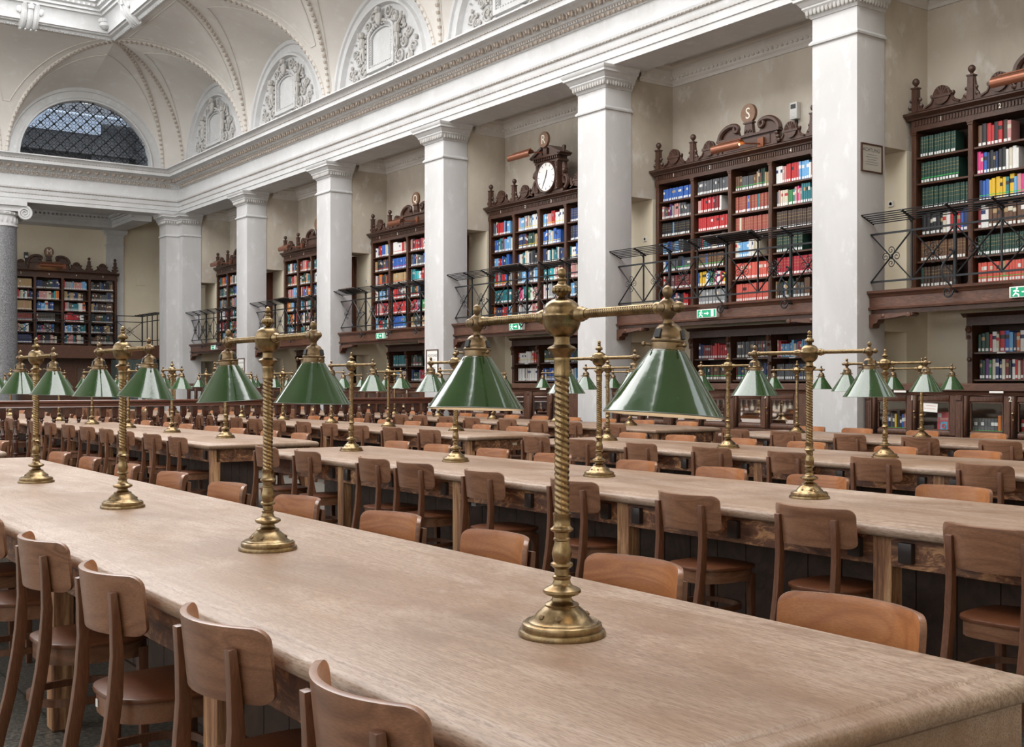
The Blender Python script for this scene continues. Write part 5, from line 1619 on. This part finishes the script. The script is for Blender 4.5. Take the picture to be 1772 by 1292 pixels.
# ================================================================== LOW GLASS CABINETS
GB = []
def glass_cabinet(j, label):
    y0, y1 = YP(j-1)+PWID+.01, YP(j)-.03
    t = empty('glass_cabinet', (12.65, (y0+y1)/2, 0)); h = (y1-y0)/2; D = .42; Lh = h
    b = MB()
    b.box(D-.02,D,-h,h,.0,1.28,1); b.box(0,D,-h,-h+.03,0,1.28); b.box(0,D,h-.03,h,0,1.28); b.box(0,D,-h,h,.0,.10)
    b.box(.02,D-.02,-h+.03,h-.03,.72,.74); b.box(.02,D-.02,-h+.03,h-.03,.40,.42)
    b.build('carcass', [M['case'], M['casein']], t)
    b = MB(); b.prism([(-.02,1.24),(-.03,1.28),(-.05,1.29),(-.06,1.30),(-.06,1.375),(-.05,1.385),(D,1.388),(D,1.24)], 'y', -h+.002, h-.002); b.box(-.01,.02,-h,h,1.235,1.26); b.build('top', M['caseh'], t, sharp=25)
    y = h
    dw = .62; nd = 0
    for p in range(3):
        b = MB(); b.box(-.03,.02,y-.10,y,.0,1.24); b.box(-.045,-.03,y-.09,y-.01,1.18,1.24); b.box(-.038,-.03,y-.075,y-.025,.12,1.15); b.build('pilaster', M['case'], t, bevel=.004, bseg=1)
        y -= .10
        for q in range(2):
            a, c = y-dw+.004, y-.004
            d = empty('door', (0,0,0)); d.parent = t
            b = MB(); w = .085
            b.box(-.02,.015,a,a+w,.74,1.235); b.box(-.02,.015,c-w,c,.74,1.235); b.box(-.02,.015,a+w,c-w,1.165,1.235); b.box(-.02,.015,a+w,c-w,.74,.80)
            b.build('frame', M['case'], d, bevel=.006, bseg=1)
            b = MB(); b.box(-.012,.0,a+w,a+w+.016,.80,1.165); b.box(-.012,.0,c-w-.016,c-w,.80,1.165); b.box(-.012,.0,a+w,c-w,1.149,1.165); b.box(-.012,.0,a+w,c-w,.80,.816); b.build('bead', M['caseh'], d)
            b = MB(); b.add([(.002,a+w,.80),(.002,c-w,.80),(.002,c-w,1.165),(.002,a+w,1.165)], [(0,1,2,3)]); b.build('pane', M['glass'], d, fixn=False)
            b = MB(); b.box(-.02,.015,a,c,.11,.73); b.box(-.028,-.02,a+.08,c-.08,.2,.64); b.build('lower_panel', M['case'], d, bevel=.004, bseg=1)
            ky = (a+.035) if q == 0 else (c-.035)
            if q == 1:
                b = MB(); b.ball((-.035,ky,1.03), .018, 8); b.lathe([(.012,-.026),(.012,-.02)], (0,ky,.96), 10, axis='x'); b.build('knob', M['brass'], d)
            GB.append((j, nd, y-dw/2, dw-2*w, t.location.copy()))
            nd += 1; y -= dw
        b = MB(); add_text(b, str(p+1), .085, face_mx(-.0225, y+dw+.0, 1.20), 0, .01); b.build('numeral', M['letter'], t, fixn=False)
        b = MB(); b.box(-.066,-.06,y+dw+.06,y+dw+.24,1.272,1.296); b.build('paper_strip', M['paper'], t)
    b = MB(); b.box(-.03,.02,-h,y,.0,1.24); b.box(-.04,-.03,-h+.05,y-.05,.15,1.1); b.build('end_panel', M['case'], t, bevel=.004, bseg=1)
    tag(t, label, 'cabinet', 'low glass-fronted cabinets')
cl = ['low glass cabinet at the right edge showing a pink-red booklet and a note','low glass cabinet between the two widest pillars, below the S bookcase','low glass cabinet below the clock bookcase','low glass cabinet below the Q bookcase','low glass cabinet left of the one below Q','low glass cabinet nearest the room corner']
for j in range(6): glass_cabinet(j, cl[j])
def cab_books(j, nd, yc, w, loc, colors, h=.26, start=0):
    y = yc + w/2 + .02 - start; n = 0
    for c, th, hh in colors:
        if y-th < yc-w/2-.05: break
        BOOKS.append(dict(case='%s cabinet' % ['rightmost','S','clock','Q','fourth','corner'][j], o=tuple(loc), rz=0, y=y-th/2, z=.741, t=th*.95, h=hh, d=.20, c=c, gilt=False, tape='tgreen' if j == 0 else None, n=n, col='behind %s glass door' % ORD[nd], shelf=None, x=.10, lab=False)); y -= th; n += 1
RC2 = random.Random(9)
for (j, nd, yc, w, loc) in GB:
    if j == 0 and nd == 0: cs = [('white',.055,.24),('blue',.05,.23)] + [('black',.035,.25),('dark grey',.03,.26),('dark blue',.03,.24),('yellow',.035,.25),('black',.045,.30),('black',.03,.22),('blue',.04,.25),('orange',.025,.26),('white',.02,.24)]
    elif j == 0 and nd == 1: cs = []
    elif j == 0 and nd == 2: cs = [('dark green',.05,.22)]+[('teal' if k % 3 == 9 else 'dark grey',.045,.22) for k in range(6)]+[('orange',.045,.26),('dark grey',.05,.22),('blue',.05,.30)]
    elif j == 1 and nd == 4: cs = [('white',.022,.25),('dark blue',.022,.25)]*4+[('light blue',.03,.24),('coral red',.06,.27),('brown',.05,.26),('dark grey',.05,.26),('black',.06,.25),('white',.03,.24)]
    elif j == 1 and nd == 5: cs = [('black',.30,.26)]
    else: cs = [(RC2.choice(['blue','light blue','white','cream','dark blue','turquoise','grey','red','black','teal']), RC2.uniform(.025,.05), RC2.uniform(.2,.28)) for k in range(16)]
    cab_books(j, nd, yc, w, loc, cs)
for B in BOOKS:
    if 'k' not in B or B.get('k') is None or 'c2' not in B: B['k'] = RB.random(); B['c2'] = CONTR.get(B['c'], 'white')

# choose the 300 books that show largest
PILX = []
for k in range(-1, 5):
    a = proj(XW, YP(k)+PWID, 2)[0]; c = proj(XW+PDEP, YP(k), 2)[0]
    PILX.append((a, c))
PILX.append((proj(12.1, 36, 2)[0], proj(13.09, YP(5), 2)[0]))
def score(B):
    Mx = case_mx(B['o'], B['rz'])
    p = Mx @ Vector((B['x'], B['y'], B['z']+B['h']/2)); q = proj(*p)
    if q[2] < 1 or not (4 < q[0] < 1768): return 0
    if any(a-2 < q[0] < c+2 for a, c in PILX): return 0
    if B['case'].startswith('M ') and q[0] < 34: return 0
    if 'lower' in B['case'] and p.z < 1.45: return 0
    if 'cabinet' in B['case'] and B['o'][1] > 13: return 0
    k = 2.0 if 'cabinet' in B['case'] else 1.0
    return k*B['t']*B['h']*(FPX/q[2])**2
for B in BOOKS: B['s'] = score(B)
BOOKS.sort(key=lambda B: -B['s'])
stuff = MB()
for i, B in enumerate(BOOKS):
    Mx = case_mx(B['o'], B['rz']) @ Matrix.Translation((B['x'], B['y'], B['z']))
    if i < 300 and B['s'] > 0:
        q = MB(); book_geo(q, B, Matrix.Identity(4))
        used_m = sorted(set(q.m)); q.m = [used_m.index(k) for k in q.m]
        o = q.build('book', [ALLB[k] for k in used_m], loc=Mx.translation, fixn=False); o.rotation_euler = (0,0,B['rz'])
        if B['shelf']: lab = '%s book, %s from left on %s shelf, %s column of %s' % (B['c'], ORD[B['n']], B['shelf'], B['col'], B['case'])
        else: lab = '%s book, %s from left %s of %s' % (B['c'], ORD[B['n']], B['col'], B['case'])
        tag(o, lab, 'book', 'books on the bookcase shelves')
    else: book_geo(stuff, B, Mx)
o = stuff.build('books', ALLB, fixn=False); tag(o, 'rows of bound books filling the shelves of the more distant bookcases', 'books', None, 'stuff')

# booklet and note in the rightmost cabinet
g = [q for q in GB if q[0] == 0 and q[1] == 1][0]
t = empty('booklet', (12.65+.12, g[4].y+g[2]-.06, .742))
b = MB(); Mx = Matrix.Rotation(.10, 4, 'Y') @ Matrix.Rotation(-.06, 4, 'X')
b.tbox(Mx @ Matrix.Translation((0,0,.145)), .012, .20, .29); b.build('cover', mat('pink_red_cover', (.56,.055,.075), .4), t)
b = MB(); b.tbox(Mx @ Matrix.Translation((-.0065,.005,.11)), .002, .095, .11); b.build('picture', mat('light_blue_picture', (.10,.42,.68), .4), t)
b = MB(); b.lathe([(.030,-.0085),(.030,-.0078),(.016,-.0078),(.016,-.0085)], (0,.005,.11), 18, axis='x', M=Mx.to_3x3(), cap=False); b.build('ring', mat('red_ring', (.6,.06,.05), .4), t)
b = MB(); add_text(b, 'Batcar', .045, Mx @ face_mx(-.0068, .0, .205)); b.build('title', mat('pale_title', (.75,.5,.45), .5), t, fixn=False)
b = MB(); b.tbox(Mx @ Matrix.Translation((-.0065,.065,.25)), .002, .05, .05); b.build('sticker', M['label'] if 'label' in M else XM['label'], t)
tag(t, 'pink-red booklet with a blue picture standing in the rightmost glass cabinet', 'booklet')
b = MB(); b.box(-.001,0,-.105,.105,-.055,.055); b.box(-.0015,-.001,-.085,.06,.018,.028,1); b.box(-.0015,-.001,-.075,.085,-.02,-.010,1)
o = b.build('paper_note', [M['paper'], M['inkred']], loc=(12.648, g[4].y+g[2]+.06, 1.085)); o.rotation_euler = (.06,0,0)
tag(o, 'white paper note with faded red lines behind the rightmost cabinet glass', 'note')

# ================================================================== SIGNS, NOTICES, SOCKETS
def exit_sign(j, y, label, arrow=True, w=.42):
    t = empty('exit_sign', (12.735, y, 2.46))
    b = MB(); b.box(-.06,.01,-w/2,w/2,-.065,.065); b.build('housing', M['plastic'], t, bevel=.004)
    b = MB(); b.box(-.063,-.06,-w/2+.02,w/2-.02,-.054,.054); b.build('panel', M['signgreen'], t)
    b = MB(); x = -.065
    # running person (left), arrow (middle), door (right)
    def q(pts): b.prism(pts, 'x', x, x+.002)
    cy = .12
    b.lathe([(.0,0),(.013,0),(.013,.002),(.0,.002)], (x, cy-.01, .042), 10, axis='x')
    for p, r in (((cy,.025),(cy+.01,-.012)),((cy+.01,-.012),(cy-.03,-.03)),((cy-.03,-.03),(cy-.035,-.055)),((cy+.01,-.012),(cy+.04,-.045)),((cy,.02),(cy-.035,.005)),((cy,.02),(cy+.035,.01))):
        d = Vector((r[0]-p[0], r[1]-p[1])); nn = Vector((-d.y, d.x)).normalized()*.007
        q([(p[0]+nn.x,p[1]+nn.y),(r[0]+nn.x,r[1]+nn.y),(r[0]-nn.x,r[1]-nn.y),(p[0]-nn.x,p[1]-nn.y)])
    if arrow: q([(.05,.008),(-.015,.008),(-.015,.03),(-.05,0),(-.015,-.03),(-.015,-.008),(.05,-.008)])
    q([(-.10,-.05),(-.15,-.05),(-.15,.05),(-.10,.05)])
    b.build('pictogram', M['signwhite'], t, fixn=False)
    tag(t, label, 'exit sign', 'green exit signs on the galleries')
exit_sign(0, 7.54, 'green running-man exit sign on the gallery at the right edge')
exit_sign(1, 12.75, 'green exit sign with arrow on the gallery below the S bookcase')
exit_sign(2, 17.8, 'green exit sign on the gallery below the clock bookcase')
exit_sign(3, 23.07, 'small green exit sign on the gallery below the Q bookcase')
exit_sign(5, 33.4, 'distant green exit sign on the gallery nearest the room corner')
def notice(loc, w, h, label, faceY=False):
    t = empty('framed_notice', loc, PI/2 if faceY else 0)
    b = MB(); f = .018
    b.box(-.02,0,-w/2,w/2,-h/2,-h/2+f); b.box(-.02,0,-w/2,w/2,h/2-f,h/2); b.box(-.02,0,-w/2,-w/2+f,-h/2+f,h/2-f); b.box(-.02,0,w/2-f,w/2,-h/2+f,h/2-f); b.build('frame', M['case'], t)
    b = MB(); b.box(-.008,0,-w/2+f,w/2-f,-h/2+f,h/2-f); b.build('sheet', M['agedpaper'] if faceY else M['paper'], t)
    b = MB(); add_text(b, 'ACHTUNG!', w*.16, face_mx(-.009, 0, h*.28), 0, .004); b.build('heading', M['ink'], t, fixn=False)
    b = MB()
    for i, ww in enumerate((.45,.55,.40,.62,.58)): b.box(-.0095,-.009,-w*ww/2,w*ww/2,h*(.12-.085*i)-.004,h*(.12-.085*i)+.004)
    b.build('text_lines', M['inkgrey'], t)['kind'] = 'stuff'
    tag(t, label, 'notice', 'framed notices on the pillars')
M['agedpaper'] = mat('aged_paper', (.47,.44,.39), .7)
M['inkgrey'] = mat('grey_ink', (.25,.25,.24), .7)
notice((XW+.29, YP(0)-.002, 4.38), .44, .38, 'framed notice headed ACHTUNG on the shaded side of the widest pillar', True)
notice((XW-.002, YP(2)+.42, 1.80), .46, .58, 'framed notice low on the pillar between clock and Q bookcases')
notice((XW-.002, YP(4)+.38, 1.80), .46, .58, 'distant framed notice on the second pillar from the corner')
def socket(x, y, z, label):
    b = MB(); b.box(-.012,0,-.04,.04,-.04,.04); b.lathe([(.028,-.016),(.028,-.012)], (0,0,0), 16, axis='x'); b.lathe([(.022,-.0165),(.0,-.0165)], (0,0,0), 14, m=1, axis='x')
    o = b.build('wall_socket', [M['plastic'], M['inkgrey']], loc=(x,y,z)); tag(o, label, 'socket', 'white wall sockets')
socket(13.579, YP(0)+.27, 3.88, 'white wall socket beside the rightmost bookcase, left of green books')
socket(13.579, YP(1)+.21, 3.91, 'white wall socket left of the S bookcase')
socket(13.579, YP(3)+.17, 3.92, 'small white wall socket left of the Q bookcase')
# thermometer device above the S bookcase
t = empty('wall_device', (XBACK-.001, bayc(1)-.56, 5.62))
b = MB(); b.box(-.09,0,-.07,.07,-.12,.14); b.build('case', M['plastic'], t, bevel=.008)
b = MB(); b.box(-.094,-.09,-.05,.05,.04,.11); b.build('screen', M['screen'], t)
b = MB()
for i in range(3):
    for k in range(3): b.box(-.094,-.09,-.045+.033*i,-.02+.033*i,-.09+.035*k,-.067+.035*k)
b.build('buttons', M['paper'], t)['kind'] = 'stuff'
b = MB(); b.box(-.03,0,-.02,.02,-.70,-.12); b.build('duct', M['socketbrown'], t)
tag(t, 'white wall device with dark screen above the S bookcase, at right', 'device')
t = empty('wall_device', (9.36-.72, YBACK-.001, 5.52), PI/2)
b = MB(); b.box(-.09,0,-.06,.06,-.09,.1); b.build('case', M['screen'], t); b = MB(); b.box(-.094,-.09,-.045,.045,-.08,-.01); b.build('screen', M['paper'], t); b = MB(); b.box(-.03,0,-.02,.02,-.55,-.09); b.build('duct', M['socketbrown'], t)
t.location.x = 8.75
tag(t, 'small wall device left of the disc lettered M', 'device')
b = MB(); b.box(12.3,12.62,YBACK-.03,YBACK,4.72,5.0); o = b.build('wall_box', M['beige'], bevel=.01); tag(o, 'square cover plate on the wall right of the M bookcase', 'cover plate')
b = MB(); b.box(XBACK-.03,XBACK,YP(2)-.55,YP(2)-.42,1.95,2.12); o = b.build('wall_plate', M['plastic'], bevel=.006); tag(o, 'small white wall plate under the gallery below the clock bookcase', 'wall plate')
# door leaves at the far side of the passages
for i, (k, x1) in enumerate(((4, 13.57), (3, 13.57), (2, 13.57))):
    b = MB(); b.box(XW+PDEP, x1, YP(k)+PWID-.02, YP(k)+PWID+.03, 2.615, 4.57); b.box(x1-.03, x1, YP(k)+PWID-.05, YP(k)+PWID-.02, 2.615, 4.57)
    struct(b.build('door_%d' % (i+1), M['doorw']))
